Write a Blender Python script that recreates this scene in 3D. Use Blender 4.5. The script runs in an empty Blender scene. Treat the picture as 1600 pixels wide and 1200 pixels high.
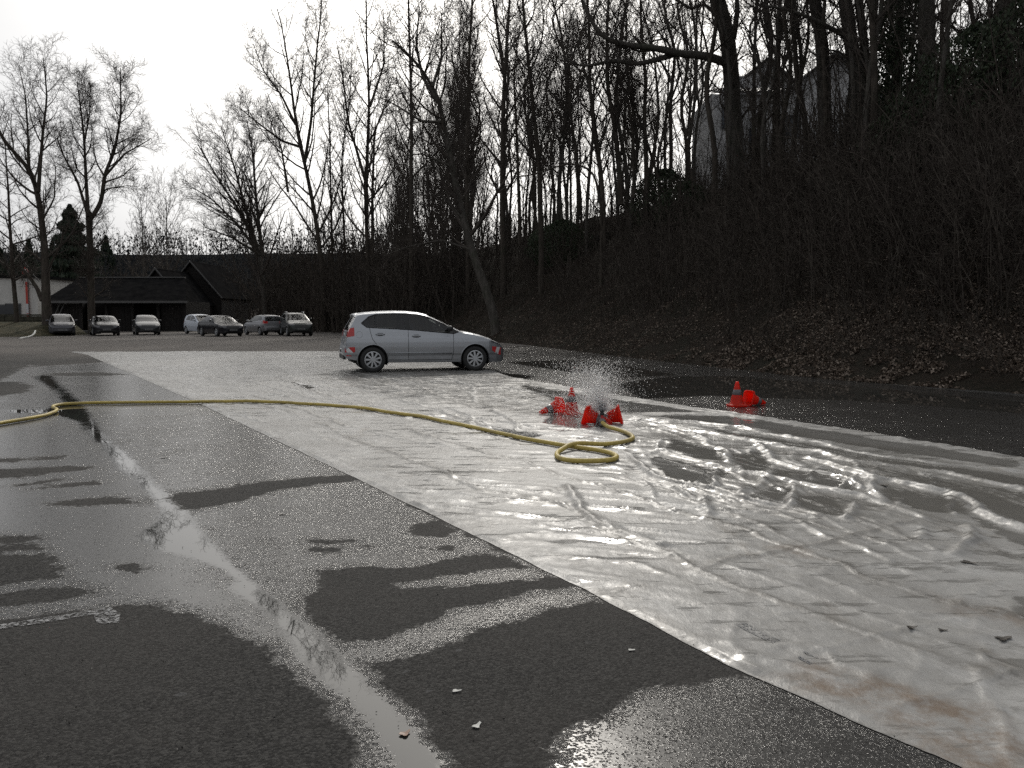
import bpy, bmesh, math, random
import numpy as np
from mathutils import Vector, Matrix

scene = bpy.context.scene
COL = scene.collection
R = math.radians
rng = np.random.default_rng(7)
random.seed(7)

# ------------------------------------------------------------------ camera
F = 1330.0                      # focal length in photograph pixels (1600 wide)
CAM_H = 1.32
PITCH = math.atan(105.0 / F)
cam_data = bpy.data.cameras.new('camera')
cam = bpy.data.objects.new('camera', cam_data)
COL.objects.link(cam)
cam.location = (0, 0, CAM_H)
cam.rotation_euler = (math.pi / 2 - PITCH, 0, 0)
cam_data.sensor_width = 36.0
cam_data.lens = 36.0 * F / 1600.0
cam_data.clip_start = 0.05
cam_data.clip_end = 3000
scene.camera = cam

# ------------------------------------------------------------------ sky, sun, exposure
SUN_EL, SUN_AZ = R(33), R(2)    # azimuth measured from +Y towards +X
world = bpy.data.worlds.new('World')
scene.world = world
world.use_nodes = True
wn, wl = world.node_tree.nodes, world.node_tree.links
wn.clear()
w_out = wn.new('ShaderNodeOutputWorld')
w_bg = wn.new('ShaderNodeBackground')
w_sky = wn.new('ShaderNodeTexSky')
w_sky.sky_type = 'NISHITA'
w_sky.sun_disc = False
w_sky.sun_elevation = SUN_EL
w_sky.sun_rotation = SUN_AZ
w_sky.air_density = 1.0
w_sky.dust_density = 4.0
w_sky.ozone_density = 1.0
w_bw = wn.new('ShaderNodeRGBToBW')
w_des = wn.new('ShaderNodeMix'); w_des.data_type = 'RGBA'
w_des.inputs[0].default_value = 0.8
wl.new(w_sky.outputs[0], w_bw.inputs[0])
wl.new(w_sky.outputs[0], w_des.inputs[6])
wl.new(w_bw.outputs[0], w_des.inputs[7])
# high thin overcast: a grey veil with soft cloud texture, brighter round the sun
w_tc = wn.new('ShaderNodeTexCoord')
w_map = wn.new('ShaderNodeMapping'); w_map.inputs['Scale'].default_value = (1.0, 1.0, 3.0)
w_noi = wn.new('ShaderNodeTexNoise'); w_noi.inputs['Scale'].default_value = 1.6
w_noi.inputs['Detail'].default_value = 5
wl.new(w_tc.outputs['Generated'], w_map.inputs['Vector'])
wl.new(w_map.outputs[0], w_noi.inputs['Vector'])
w_mr = wn.new('ShaderNodeMapRange')
w_mr.inputs[1].default_value = 0.3; w_mr.inputs[2].default_value = 0.7
w_mr.inputs[3].default_value = 0.88; w_mr.inputs[4].default_value = 1.12
wl.new(w_noi.outputs[0], w_mr.inputs[0])
w_dot = wn.new('ShaderNodeVectorMath'); w_dot.operation = 'DOT_PRODUCT'
w_dot.inputs[1].default_value = (math.sin(SUN_AZ) * math.cos(SUN_EL), math.cos(SUN_AZ) * math.cos(SUN_EL), math.sin(SUN_EL))
w_nrm = wn.new('ShaderNodeVectorMath'); w_nrm.operation = 'NORMALIZE'
wl.new(w_tc.outputs['Generated'], w_nrm.inputs[0])
wl.new(w_nrm.outputs[0], w_dot.inputs[0])
w_mx = wn.new('ShaderNodeMath'); w_mx.operation = 'MAXIMUM'; w_mx.inputs[1].default_value = 0
wl.new(w_dot.outputs['Value'], w_mx.inputs[0])
w_pw = wn.new('ShaderNodeMath'); w_pw.operation = 'POWER'; w_pw.inputs[1].default_value = 10
wl.new(w_mx.outputs[0], w_pw.inputs[0])
w_gl = wn.new('ShaderNodeMix'); w_gl.data_type = 'RGBA'; w_gl.blend_type = 'MIX'
w_gl.inputs[6].default_value = (4.6, 4.72, 4.95, 1)      # veil away from the sun
w_gl.inputs[7].default_value = (26, 25, 23.2, 1)     # veil round the sun
wl.new(w_pw.outputs[0], w_gl.inputs[0])
w_mul = wn.new('ShaderNodeVectorMath'); w_mul.operation = 'SCALE'
wl.new(w_gl.outputs[2], w_mul.inputs[0]); wl.new(w_mr.outputs[0], w_mul.inputs['Scale'])
w_add = wn.new('ShaderNodeMix'); w_add.data_type = 'RGBA'; w_add.blend_type = 'MIX'
w_add.inputs[0].default_value = 0.8
wl.new(w_des.outputs[2], w_add.inputs[6]); wl.new(w_mul.outputs[0], w_add.inputs[7])
wl.new(w_add.outputs[2], w_bg.inputs[0])
w_bg.inputs[1].default_value = 0.11
wl.new(w_bg.outputs[0], w_out.inputs[0])

sun_data = bpy.data.lights.new('sun', 'SUN')
sun = bpy.data.objects.new('sun', sun_data)
COL.objects.link(sun)
sun_data.energy = 1.3
sun_data.angle = R(3.0)
sun_data.color = (1.0, 0.95, 0.87)
sun.rotation_euler = (math.pi / 2 - SUN_EL, 0, math.pi - SUN_AZ)
sun.location = (0, 0, 40)

scene.render.engine = 'CYCLES'
scene.view_settings.view_transform = 'Standard'
scene.view_settings.look = 'None'
scene.view_settings.exposure = 0.1
scene.view_settings.gamma = 1.0
scene.view_settings.use_curve_mapping = False
scene.cycles.use_denoising = False
scene.cycles.max_bounces = 6
scene.cycles.transparent_max_bounces = 16
scene.cycles.sample_clamp_indirect = 4.0
scene.cycles.sample_clamp_direct = 12.0

# ------------------------------------------------------------------ helpers
SP, CP = math.sin(PITCH), math.cos(PITCH)
def ray(u, v):
    a, b = (u - 800) / F, (600 - v) / F
    return Vector((a, CP + b * SP, -SP + b * CP))
def P(u, v, Y):
    d = ray(u, v)
    return Vector((0, 0, CAM_H)) + d * (Y / d.y)
def G(u, v, z=0.0):
    d = ray(u, v)
    return Vector((0, 0, CAM_H)) + d * ((z - CAM_H) / d.z)
def GP(pts, z=0.0):
    return np.array([[*G(u, v, z).xy] for u, v in pts])

def tag(o, label=None, cat=None, group=None, kind=None):
    if label: o['label'] = label
    if cat: o['category'] = cat
    if group: o['group'] = group
    if kind: o['kind'] = kind
    return o
def empty(name, loc=(0, 0, 0), rz=0.0):
    o = bpy.data.objects.new(name, None)
    COL.objects.link(o)
    o.location = loc
    o.rotation_euler = (0, 0, rz)
    o.empty_display_size = 0.2
    return o
def mesh_obj(name, verts, faces, mats=None, parent=None, smooth=False, mat_idx=None):
    me = bpy.data.meshes.new(name)
    verts = np.asarray(verts, dtype=np.float32).reshape(-1, 3)
    if isinstance(faces, np.ndarray):
        n, k = faces.shape
        me.vertices.add(len(verts)); me.vertices.foreach_set('co', verts.ravel())
        me.loops.add(n * k); me.loops.foreach_set('vertex_index', faces.astype(np.int32).ravel())
        me.polygons.add(n)
        me.polygons.foreach_set('loop_start', np.arange(0, n * k, k, dtype=np.int32))
        me.polygons.foreach_set('loop_total', np.full(n, k, dtype=np.int32))
        me.update(calc_edges=True)
    else:
        me.from_pydata([tuple(map(float, q)) for q in verts], [], [tuple(map(int, f)) for f in faces])
        me.update()
    if mats is not None:
        for m in (mats if isinstance(mats, (list, tuple)) else [mats]):
            me.materials.append(m)
    if mat_idx is not None:
        me.polygons.foreach_set('material_index', np.asarray(mat_idx, dtype=np.int32))
    me.polygons.foreach_set('use_smooth', np.full(len(me.polygons), smooth, dtype=bool))
    me.validate(verbose=False)
    o = bpy.data.objects.new(name, me)
    COL.objects.link(o)
    if parent is not None:
        o.parent = parent
    return o
def attr(o, name, vals):
    a = o.data.attributes.new(name, 'FLOAT', 'POINT')
    a.data.foreach_set('value', np.asarray(vals, dtype=np.float32))

class MB:
    """collects boxes, tubes and rings that become ONE mesh object"""
    def __init__(s): s.v, s.f, s.n = [], [], 0
    def add(s, v, f):
        s.v.extend([tuple(q) for q in v]); s.f.extend([tuple(i + s.n for i in q) for q in f]); s.n += len(v)
    def box(s, c, size, rot=None):
        hx, hy, hz = size[0] / 2, size[1] / 2, size[2] / 2
        vs = [Vector((x, y, z)) for x in (-hx, hx) for y in (-hy, hy) for z in (-hz, hz)]
        if rot is not None: vs = [rot @ q for q in vs]
        vs = [q + Vector(c) for q in vs]
        s.add(vs, [(0, 1, 3, 2), (4, 6, 7, 5), (0, 4, 5, 1), (2, 3, 7, 6), (0, 2, 6, 4), (1, 5, 7, 3)])
    def tube(s, pts, r, n=8, cap=True):
        pts = [Vector(p) for p in pts]
        rs = r if isinstance(r, (list, tuple)) else [r] * len(pts)
        vs, fs = [], []
        up = None
        for i, p in enumerate(pts):
            t = (pts[min(i + 1, len(pts) - 1)] - pts[max(i - 1, 0)]).normalized()
            if up is None:
                up = Vector((0, 0, 1)) if abs(t.z) < 0.9 else Vector((1, 0, 0))
            a = t.cross(up).normalized(); b = a.cross(t).normalized(); up = b
            for k in range(n):
                w = 2 * math.pi * k / n
                vs.append(p + (a * math.cos(w) + b * math.sin(w)) * rs[i])
        for i in range(len(pts) - 1):
            for k in range(n):
                k2 = (k + 1) % n
                fs.append((i * n + k, i * n + k2, (i + 1) * n + k2, (i + 1) * n + k))
        if cap:
            fs.append(tuple(range(n))[::-1]); fs.append(tuple((len(pts) - 1) * n + k for k in range(n)))
        s.add(vs, fs)
    def lathe(s, prof, n=24, M=None, close=False):
        """prof: (radius, height) pairs about local Z, M a matrix"""
        vs, fs = [], []
        for (r, h) in prof:
            for k in range(n):
                w = 2 * math.pi * k / n
                q = Vector((r * math.cos(w), r * math.sin(w), h))
                vs.append(M @ q if M is not None else q)
        m = len(prof)
        for i in range(m - 1 + (1 if close else 0)):
            i2 = (i + 1) % m
            for k in range(n):
                k2 = (k + 1) % n
                fs.append((i * n + k, i * n + k2, i2 * n + k2, i2 * n + k))
        s.add(vs, fs)
    def build(s, name, mat, parent=None, smooth=False):
        o = mesh_obj(name, s.v, s.f, mat, parent, smooth)
        return o

# ------------------------------------------------------------------ materials
class N:
    """small node-tree writer"""
    def __init__(s, name):
        s.m = bpy.data.materials.new(name); s.m.use_nodes = True
        s.t = s.m.node_tree; s.t.nodes.clear()
        s.out = s.t.nodes.new('ShaderNodeOutputMaterial')
        s.tc = None
    def new(s, t, **kw):
        n = s.t.nodes.new(t)
        for k, v in kw.items(): setattr(n, k, v)
        return n
    def link(s, a, b): s.t.links.new(a, b)
    def setv(s, sock, v):
        if isinstance(v, bpy.types.NodeSocket): s.link(v, sock)
        else: sock.default_value = v
    def coord(s, kind='Object'):
        if s.tc is None: s.tc = s.new('ShaderNodeTexCoord')
        return s.tc.outputs[kind]
    def noise(s, scale, detail=4, rough=0.5, vec=None, stretch=None, out=0, dist=0.0):
        n = s.new('ShaderNodeTexNoise')
        v = vec if vec is not None else s.coord()
        if stretch is not None:
            mp = s.new('ShaderNodeMapping'); mp.inputs['Scale'].default_value = stretch
            s.link(v, mp.inputs['Vector']); v = mp.outputs[0]
        s.link(v, n.inputs['Vector'])
        n.inputs['Scale'].default_value = scale; n.inputs['Detail'].default_value = detail
        n.inputs['Roughness'].default_value = rough; n.inputs['Distortion'].default_value = dist
        return n.outputs[out]
    def voronoi(s, scale, vec=None, feature='F1', out='Distance'):
        n = s.new('ShaderNodeTexVoronoi', feature=feature)
        s.link(vec if vec is not None else s.coord(), n.inputs['Vector'])
        n.inputs['Scale'].default_value = scale
        return n.outputs[out]
    def math(s, op, a, b=None, c=None, clamp=False):
        n = s.new('ShaderNodeMath', operation=op, use_clamp=clamp)
        s.setv(n.inputs[0], a)
        if b is not None: s.setv(n.inputs[1], b)
        if c is not None: s.setv(n.inputs[2], c)
        return n.outputs[0]
    def ramp(s, v, a, b, lo=0.0, hi=1.0, smooth=True):
        n = s.new('ShaderNodeMapRange', interpolation_type='SMOOTHSTEP' if smooth else 'LINEAR')
        s.setv(n.inputs[0], v); n.inputs[1].default_value = a; n.inputs[2].default_value = b
        n.inputs[3].default_value = lo; n.inputs[4].default_value = hi
        return n.outputs[0]
    def mix(s, f, a, b, blend='MIX'):
        n = s.new('ShaderNodeMix', data_type='RGBA', blend_type=blend)
        s.setv(n.inputs[0], f); s.setv(n.inputs[6], a); s.setv(n.inputs[7], b)
        return n.outputs[2]
    def attrib(s, name):
        n = s.new('ShaderNodeAttribute', attribute_name=name)
        return n.outputs['Fac']
    def bump(s, h, strength, dist, normal=None):
        n = s.new('ShaderNodeBump')
        s.setv(n.inputs['Height'], h); s.setv(n.inputs['Strength'], strength); s.setv(n.inputs['Distance'], dist)
        if normal is not None: s.link(normal, n.inputs['Normal'])
        return n.outputs[0]
    def bsdf(s, color, rough=0.5, normal=None, metal=0.0, ior=1.45, spec=None, coat=0.0, coat_rough=0.05, trans=None, alpha=None, sub=None):
        n = s.new('ShaderNodeBsdfPrincipled')
        s.setv(n.inputs['Base Color'], color); s.setv(n.inputs['Roughness'], rough)
        s.setv(n.inputs['Metallic'], metal); s.setv(n.inputs['IOR'], ior)
        if spec is not None: s.setv(n.inputs['Specular IOR Level'], spec)
        if coat: n.inputs['Coat Weight'].default_value = coat; n.inputs['Coat Roughness'].default_value = coat_rough
        if trans is not None: s.setv(n.inputs['Transmission Weight'], trans)
        if alpha is not None: s.setv(n.inputs['Alpha'], alpha)
        if normal is not None: s.link(normal, n.inputs['Normal'])
        s.link(n.outputs[0], s.out.inputs[0])
        return n
def C(r, g=None, b=None):
    return (r, r if g is None else g, r if b is None else b, 1)
def plain(name, col, rough=0.6, var=0.15, scale=8.0, metal=0.0, coat=0.0, ior=1.45, bump=0.0, bscale=60):
    n = N(name)
    nz = n.noise(scale, 5, 0.6)
    f = n.ramp(nz, 0.25, 0.75, 1 - var, 1 + var)
    col2 = n.mix(1.0, col, C(1), 'MULTIPLY')
    h = n.new('ShaderNodeHueSaturation'); n.link(f, h.inputs['Value']); h.inputs['Color'].default_value = col
    nrm = None
    if bump: nrm = n.bump(n.noise(bscale, 4, 0.6), bump, 0.01)
    n.bsdf(h.outputs[0], n.ramp(nz, 0.2, 0.8, rough * 0.88, min(1, rough * 1.12)), nrm, metal=metal, coat=coat, ior=ior)
    return n.m
# ------------------------------------------------------------------ value noise and polygon fields (numpy)
def vnoise(x, y, seed=0):
    xi, yi = np.floor(x).astype(np.int64), np.floor(y).astype(np.int64)
    xf, yf = x - xi, y - yi
    xf = xf * xf * (3 - 2 * xf); yf = yf * yf * (3 - 2 * yf)
    def h(a, b):
        n = (a * 374761393 + b * 668265263 + seed * 974634777) & 0xffffffff
        n = ((n ^ (n >> 13)) * 1274126177) & 0xffffffff
        return ((n ^ (n >> 16)) & 0xffff) / 65535.0
    return (h(xi, yi) * (1 - xf) + h(xi + 1, yi) * xf) * (1 - yf) + (h(xi, yi + 1) * (1 - xf) + h(xi + 1, yi + 1) * xf) * yf
def fbm(x, y, seed=0, oct=4, gain=0.5):
    s, a, t = 0, 1, 0
    for i in range(oct):
        s = s + a * vnoise(x * 2 ** i, y * 2 ** i, seed + i * 17); t += a; a *= gain
    return s / t
def seg_dist(px, py, poly, closed):
    n = len(poly); best = np.full(px.shape, 1e9)
    for i in range(n if closed else n - 1):
        ax, ay = poly[i]; bx, by = poly[(i + 1) % n]
        dx, dy = bx - ax, by - ay
        t = np.clip(((px - ax) * dx + (py - ay) * dy) / (dx * dx + dy * dy + 1e-12), 0, 1)
        best = np.minimum(best, (px - ax - t * dx) ** 2 + (py - ay - t * dy) ** 2)
    return np.sqrt(best)
def inside(px, py, poly):
    r = np.zeros(px.shape, bool); n = len(poly)
    for i in range(n):
        ax, ay = poly[i]; bx, by = poly[(i + 1) % n]
        if ay == by: continue
        c = (ay > py) != (by > py)
        r ^= c & (px < (bx - ax) * (py - ay) / (by - ay) + ax)
    return r
def sd_poly(px, py, poly, cut=2.0):
    """signed distance, positive inside; only worked out near the polygon"""
    out = np.full(px.shape, -cut)
    lo, hi = poly.min(0) - cut, poly.max(0) + cut
    m = (px > lo[0]) & (px < hi[0]) & (py > lo[1]) & (py < hi[1])
    if m.any():
        d = seg_dist(px[m], py[m], poly, True)
        out[m] = np.where(inside(px[m], py[m], poly), d, -d)
    return np.clip(out, -cut, cut)

# ------------------------------------------------------------------ asphalt: one sheet to the horizon
ang = np.unique(np.concatenate([np.linspace(-180, -40, 18), np.linspace(-40, 40, 261), np.linspace(40, 180, 18)]))
rad = np.concatenate([[0.3, 0.8, 1.3], np.geomspace(1.8, 75, 280), np.geomspace(80, 1500, 14)])
AA, RR = np.meshgrid(np.radians(ang), rad)
gx, gy = (RR * np.sin(AA)).ravel(), (RR * np.cos(AA)).ravel()
nr, na = RR.shape
ii = np.arange(nr - 1)[:, None] * na + np.arange(na - 1)[None, :]
gf = np.stack([ii, ii + 1, ii + 1 + na, ii + na], -1).reshape(-1, 4)[:, ::-1]

EDGE_L = [(125, 552), (310, 630), (563, 751), (918, 925), (1130, 1040), (1500, 1200)]
W_POLYS = [   # wet film
    [(40, 574), (100, 570), (150, 567), (250, 560), (330, 630), (563, 751), (740, 840), (925, 928), (935, 940), (870, 950), (760, 985), (660, 1020), (580, 1040),
     (640, 1100), (720, 1170), (760, 1215), (560, 1215), (545, 1150), (510, 1100), (455, 1050), (400, 1005), (330, 970), (255, 946), (200, 943), (130, 955), (60, 962), (-60, 975), (-60, 600), (0, 596)],
    [(826, 1230), (872, 1152), (905, 1135), (945, 1115), (1000, 1082), (1060, 1072), (1130, 1056), (1200, 1060), (1560, 1230)],
    [(1000, 590), (1130, 590), (1300, 612), (1640, 652), (1640, 735), (1330, 690), (1060, 660), (940, 640), (880, 600)],
    [(560, 560), (700, 548), (800, 540), (900, 544), (1000, 556), (1120, 574), (1300, 592), (1450, 606), (1640, 622), (1640, 660), (1300, 640), (900, 640), (700, 590)],
]
D_POLYS = [   # drained patches inside the film
    [(262, 772), (330, 765), (400, 753), (480, 746), (550, 741), (572, 751), (500, 757), (430, 767), (380, 782), (330, 793), (285, 798), (266, 786)],
    [(632, 823), (690, 811), (722, 828), (690, 839), (650, 838)],
    [(480, 842), (560, 843), (556, 850), (486, 850)], [(484, 856), (540, 855), (530, 863), (490, 862)], [(560, 851), (585, 850), (582, 857), (562, 857)],
    [(648, 852), (708, 852), (705, 859), (650, 858)],
    [(495, 893), (560, 884), (640, 888), (700, 874), (760, 865), (795, 872), (835, 888), (880, 905), (900, 915), (860, 922), (800, 930), (740, 945), (690, 962), (640, 985), (590, 1000), (540, 1004), (500, 985), (470, 948), (478, 930), (500, 918)],
    [(575, 1040), (640, 1030), (700, 1012), (780, 985), (850, 965), (925, 935), (980, 960), (1135, 1042), (1180, 1075), (1150, 1052), (1080, 1062), (1010, 1072), (950, 1105), (900, 1128), (868, 1146), (850, 1185), (800, 1230), (735, 1230), (690, 1170), (630, 1100)],
    [(-60, 869), (40, 864), (80, 866), (97, 886), (92, 902), (50, 908), (-60, 922)],
    [(-60, 928), (60, 922), (120, 914), (150, 918), (150, 928), (100, 938), (-60, 955)],
    [(-60, 838), (60, 838), (70, 843), (30, 850), (-60, 852)], [(-60, 855), (50, 850), (72, 856), (40, 862), (-60, 865)],
    [(60, 787), (130, 779), (170, 776), (240, 787), (180, 789), (100, 792)],
    [(-60, 735), (60, 730), (140, 727), (148, 733), (80, 740), (30, 747), (-60, 750)],
    [(-60, 720), (60, 714), (110, 711), (90, 718), (-60, 726)], [(50, 765), (90, 756), (148, 751), (150, 757), (100, 763)],
    [(20, 758), (70, 750), (130, 744), (100, 750), (40, 760)],
    [(175, 882), (205, 880), (235, 888), (210, 895), (185, 890)],
    [(-60, 598), (30, 596), (55, 604), (40, 614), (-60, 625)],
    [(60, 584), (150, 581), (205, 585), (150, 588), (80, 587)],
]
STREAK = [[(615, 912), (680, 905), (740, 893), (800, 888), (862, 895), (840, 906), (780, 908), (700, 916), (640, 920)]]
POOLS = [
    [(50, 588), (78, 584), (95, 602), (114, 618), (136, 640), (150, 662), (172, 688), (192, 704), (232, 740), (268, 782), (297, 802), (328, 846), (362, 880), (398, 910), (434, 940), (482, 980), (532, 1020), (576, 1068), (622, 1112), (662, 1165), (690, 1215),
     (640, 1215), (592, 1152), (556, 1108), (502, 1062), (462, 1024), (440, 985), (402, 948), (352, 918), (372, 908), (350, 888), (300, 872), (235, 858), (215, 838), (240, 815), (252, 795), (225, 766), (190, 737), (168, 715), (158, 692), (146, 690), (122, 658), (85, 650), (66, 640), (96, 630), (88, 612), (60, 596)],
    [(965, 600), (1050, 588), (1150, 588), (1300, 600), (1450, 614), (1640, 632), (1640, 650), (1450, 634), (1330, 626), (1200, 622), (1110, 618), (1000, 624)],
    [(700, 586), (760, 580), (840, 588), (800, 596), (730, 592)],
    [(790, 566), (900, 562), (980, 572), (1060, 586), (980, 590), (880, 580)],
    [(0, 640), (60, 639), (90, 640), (80, 645), (20, 646)],
    [(40, 570), (60, 571), (50, 573)],
]
wet = np.full(gx.shape, -2.0)
for p in W_POLYS: wet = np.maximum(wet, sd_poly(gx, gy, GP(p)))
dry = np.full(gx.shape, -2.0)
for p in D_POLYS: dry = np.maximum(dry, sd_poly(gx, gy, GP(p)))
for p in STREAK: dry = np.minimum(dry, -sd_poly(gx, gy, GP(p)))
sc_ = np.clip(0.022 * np.hypot(gx, gy), 0.10, 0.45)
wet = np.clip(np.minimum(wet, -dry) / sc_, -1, 1)
pool = np.full(gx.shape, -2.0)
for p in POOLS: pool = np.maximum(pool, sd_poly(gx, gy, GP(p)))
pool = np.clip(pool / sc_, -1, 1)

DEEP = [[(-60, 655), (70, 655), (120, 690), (200, 760), (262, 850), (360, 925), (420, 985), (330, 950), (220, 938), (150, 905), (105, 862), (60, 832), (-60, 832)], [(120, 570), (260, 562), (300, 625), (190, 650), (140, 630)]]
deep = np.full(gx.shape, -2.0)
for p in DEEP: deep = np.maximum(deep, sd_poly(gx, gy, GP(p)))
deep = np.clip(deep / .35 + .4, 0, 1)
n = N('wet_asphalt')
xy = n.coord()
agg = n.voronoi(105.0, feature='SMOOTH_F1')          # the stones of the surface
agg2 = n.noise(330.0, 2, 0.6)
big = n.noise(1.1, 6, 0.62)
edge = n.noise(5.0, 9, 0.72)
edge2 = n.noise(40.0, 3, 0.6)
worn = n.noise(0.35, 4, 0.6)
wf = n.math('ADD', n.attrib('wet'), n.math('MULTIPLY', n.math('SUBTRACT', edge, 0.5), 2.6))
wf = n.math('ADD', wf, n.math('MULTIPLY', n.math('SUBTRACT', edge2, 0.5), 0.7))
pf = n.math('ADD', n.attrib('pool'), n.math('MULTIPLY', n.math('SUBTRACT', edge, 0.5), 1.1))
pf = n.math('ADD', pf, n.math('MULTIPLY', n.math('SUBTRACT', edge2, 0.5), 0.8))
film = n.ramp(wf, -0.12, 0.12)
poolm = n.ramp(pf, -0.15, 0.3)
# how high the water stands against the stones
level = n.math('ADD', n.math('MULTIPLY', n.ramp(wf, -0.1, 1.6), 0.30), n.math('MULTIPLY', n.math('SUBTRACT', big, 0.5), 0.55))
level = n.math('ADD', level, n.math('MULTIPLY', poolm, 1.5))
level = n.math('ADD', level, n.math('MULTIPLY', n.attrib('deep'), 0.22))
stone = n.math('ADD', n.math('MULTIPLY', agg, 0.8), n.math('MULTIPLY', agg2, 0.55))     # 0..1, low = stone top
cover = n.math('MULTIPLY', film, n.ramp(n.math('ADD', level, n.math('SUBTRACT', stone, 0.80)), -0.08, 0.10))
cover = n.math('MAXIMUM', cover, poolm)
cell = n.new('ShaderNodeSeparateColor'); n.link(n.voronoi(105.0, out='Color'), cell.inputs[0])
basec = n.mix(n.math('MULTIPLY', n.ramp(cell.outputs[0], 0.1, 1.0), n.ramp(agg2, 0.25, 0.7, 0.3, 1.0)), C(0.014, 0.0138, 0.0135), C(0.075, 0.073, 0.069))
basec = n.mix(n.ramp(stone, 0.55, 0.95, 0, 0.7), basec, C(0.010))
basec = n.mix(n.ramp(worn, 0.35, 0.7, 0, 0.6), basec, C(0.052, 0.048, 0.044))
speck = n.ramp(n.voronoi(38.0, out='Color'), 0.93, 0.97)
basec = n.mix(n.math('MULTIPLY', speck, 0.35), basec, C(0.14))
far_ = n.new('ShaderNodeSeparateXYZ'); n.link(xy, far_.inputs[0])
far_tone = n.ramp(far_.outputs[1], 24, 34)
basec = n.mix(n.math('MULTIPLY', far_tone, 0.65), basec, C(0.155, 0.140, 0.127))  # asphalt turns lighter and warmer farther out
wetc = n.mix(0.5, basec, C(0.018))
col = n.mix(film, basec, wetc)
col = n.mix(poolm, col, C(0.03, 0.03, 0.028))
hgt = n.math('SUBTRACT', 1.0, stone)
ysep = n.new('ShaderNodeSeparateXYZ'); n.link(xy, ysep.inputs[0])
facet = n.new('ShaderNodeVectorMath', operation='SUBTRACT'); n.link(n.voronoi(130.0, out='Color'), facet.inputs[0]); facet.inputs[1].default_value = (.5, .5, .5)
fsc = n.new('ShaderNodeVectorMath', operation='SCALE'); n.link(facet.outputs[0], fsc.inputs[0]); n.setv(fsc.inputs['Scale'], n.math('MULTIPLY', n.math('MULTIPLY', film, n.math('SUBTRACT', 1.0, cover)), n.ramp(n.math('ABSOLUTE', ysep.outputs[1]), 3.5, 13, 0.55, 0.2)))
geo_ = n.new('ShaderNodeNewGeometry'); fad = n.new('ShaderNodeVectorMath', operation='ADD'); n.link(geo_.outputs['Normal'], fad.inputs[0]); n.link(fsc.outputs[0], fad.inputs[1])
fno = n.new('ShaderNodeVectorMath', operation='NORMALIZE'); n.link(fad.outputs[0], fno.inputs[0])
nrm = n.bump(hgt, n.math('MULTIPLY', n.math('SUBTRACT', 1.0, cover), n.math('ADD', 0.6, n.math('MULTIPLY', film, -0.05))), 0.009, fno.outputs[0])
ripple = n.bump(n.noise(16.0, 3, 0.5), n.math('MULTIPLY', cover, n.math('SUBTRACT', 0.09, n.math('MULTIPLY', poolm, 0.085))), 0.004, nrm)
rough = n.mix(film, C(0.85), C(0.17))
rough = n.mix(cover, rough, C(0.22))
rough = n.mix(poolm, rough, C(0.012))
n.bsdf(col, rough, ripple, ior=1.34, spec=n.math('ADD', 0.25, n.math('MULTIPLY', film, 0.25)))
ASPHALT = n.m
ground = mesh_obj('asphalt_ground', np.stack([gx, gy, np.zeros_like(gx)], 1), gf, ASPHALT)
attr(ground, 'wet', wet); attr(ground, 'pool', pool); attr(ground, 'deep', deep)
tag(ground, 'dark asphalt yard with wet patches and puddles', kind='structure')

# ------------------------------------------------------------------ terrain
FOOT = np.array([[30, -14], [14.5, 4], [8.9, 14.2], [6.6, 18.0], [4.6, 24.5], [2.9, 31], [0.3, 41], [-4, 52], [-9, 60], [-14, 70], [-22, 90], [-50, 135]], float)
def hill_d(x, y):
    """distance up the bank from its foot (negative on the yard)"""
    x, y = np.asarray(x, float), np.asarray(y, float)
    poly = np.vstack([FOOT, [[400, 300], [400, -60]]])
    d = seg_dist(x, y, FOOT, False)
    return np.where(inside(x, y, poly), d, -d)
PROF_D = [-100, -0.4, 0, 1.5, 4, 9, 14, 18, 30, 60, 200]
PROF_H = [-0.4, -0.25, -0.03, 0.75, 2.1, 5.4, 8.6, 9.6, 10.6, 12.5, 18]
def terrain(x, y):
    x, y = np.asarray(x, float), np.asarray(y, float)
    d = hill_d(x, y)
    h = np.interp(d, PROF_D, PROF_H)
    h = h * np.interp(y, [0, 20, 40, 75, 100, 135], [1.0, 1.0, 1.04, 0.92, 0.75, 0.5])
    k = np.clip(d / 3, 0, 1)
    return h + k * ((fbm(x * 0.35, y * 0.35, 3) - 0.5) * 1.3 + (fbm(x * 1.3, y * 1.3, 9) - 0.5) * 0.4)
def th(x, y): return float(terrain(np.array([x]), np.array([y]))[0])

xs = np.concatenate([np.arange(-60, -20, 2.0), np.arange(-20, 30, 0.45), np.arange(30, 90, 3)])
ys = np.concatenate([np.arange(-14, 8, 1.0), np.arange(8, 75, 0.45), np.arange(75, 170, 3)])
XX, YY = np.meshgrid(xs, ys)
hx, hy = XX.ravel(), YY.ravel()
hd = hill_d(hx, hy)
hz = terrain(hx, hy)
ii = np.arange(len(ys) - 1)[:, None] * len(xs) + np.arange(len(xs) - 1)[None, :]
hf = np.stack([ii, ii + 1, ii + 1 + len(xs), ii + len(xs)], -1).reshape(-1, 4)
keep = (hd[hf] > -1.2).any(1)
hf = hf[keep]
n = N('bank_soil')
a = n.noise(0.9, 6, 0.65); b = n.noise(14, 5, 0.7)
c_ = n.mix(n.ramp(a, 0.35, 0.65), C(0.030, 0.023, 0.018), C(0.020, 0.019, 0.014))
c_ = n.mix(n.ramp(b, 0.5, 0.75), c_, C(0.060, 0.043, 0.031))
n.bsdf(c_, 0.95, n.bump(b, 0.9, 0.12), spec=0.1)
SOIL = n.m
used = np.unique(hf); rem = np.full(len(hx), -1); rem[used] = np.arange(len(used))
hill = mesh_obj('hillside', np.stack([hx, hy, hz], 1)[used], rem[hf], SOIL, smooth=True)
tag(hill, 'steep brown embankment rising behind the wet yard', kind='structure')

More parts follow.
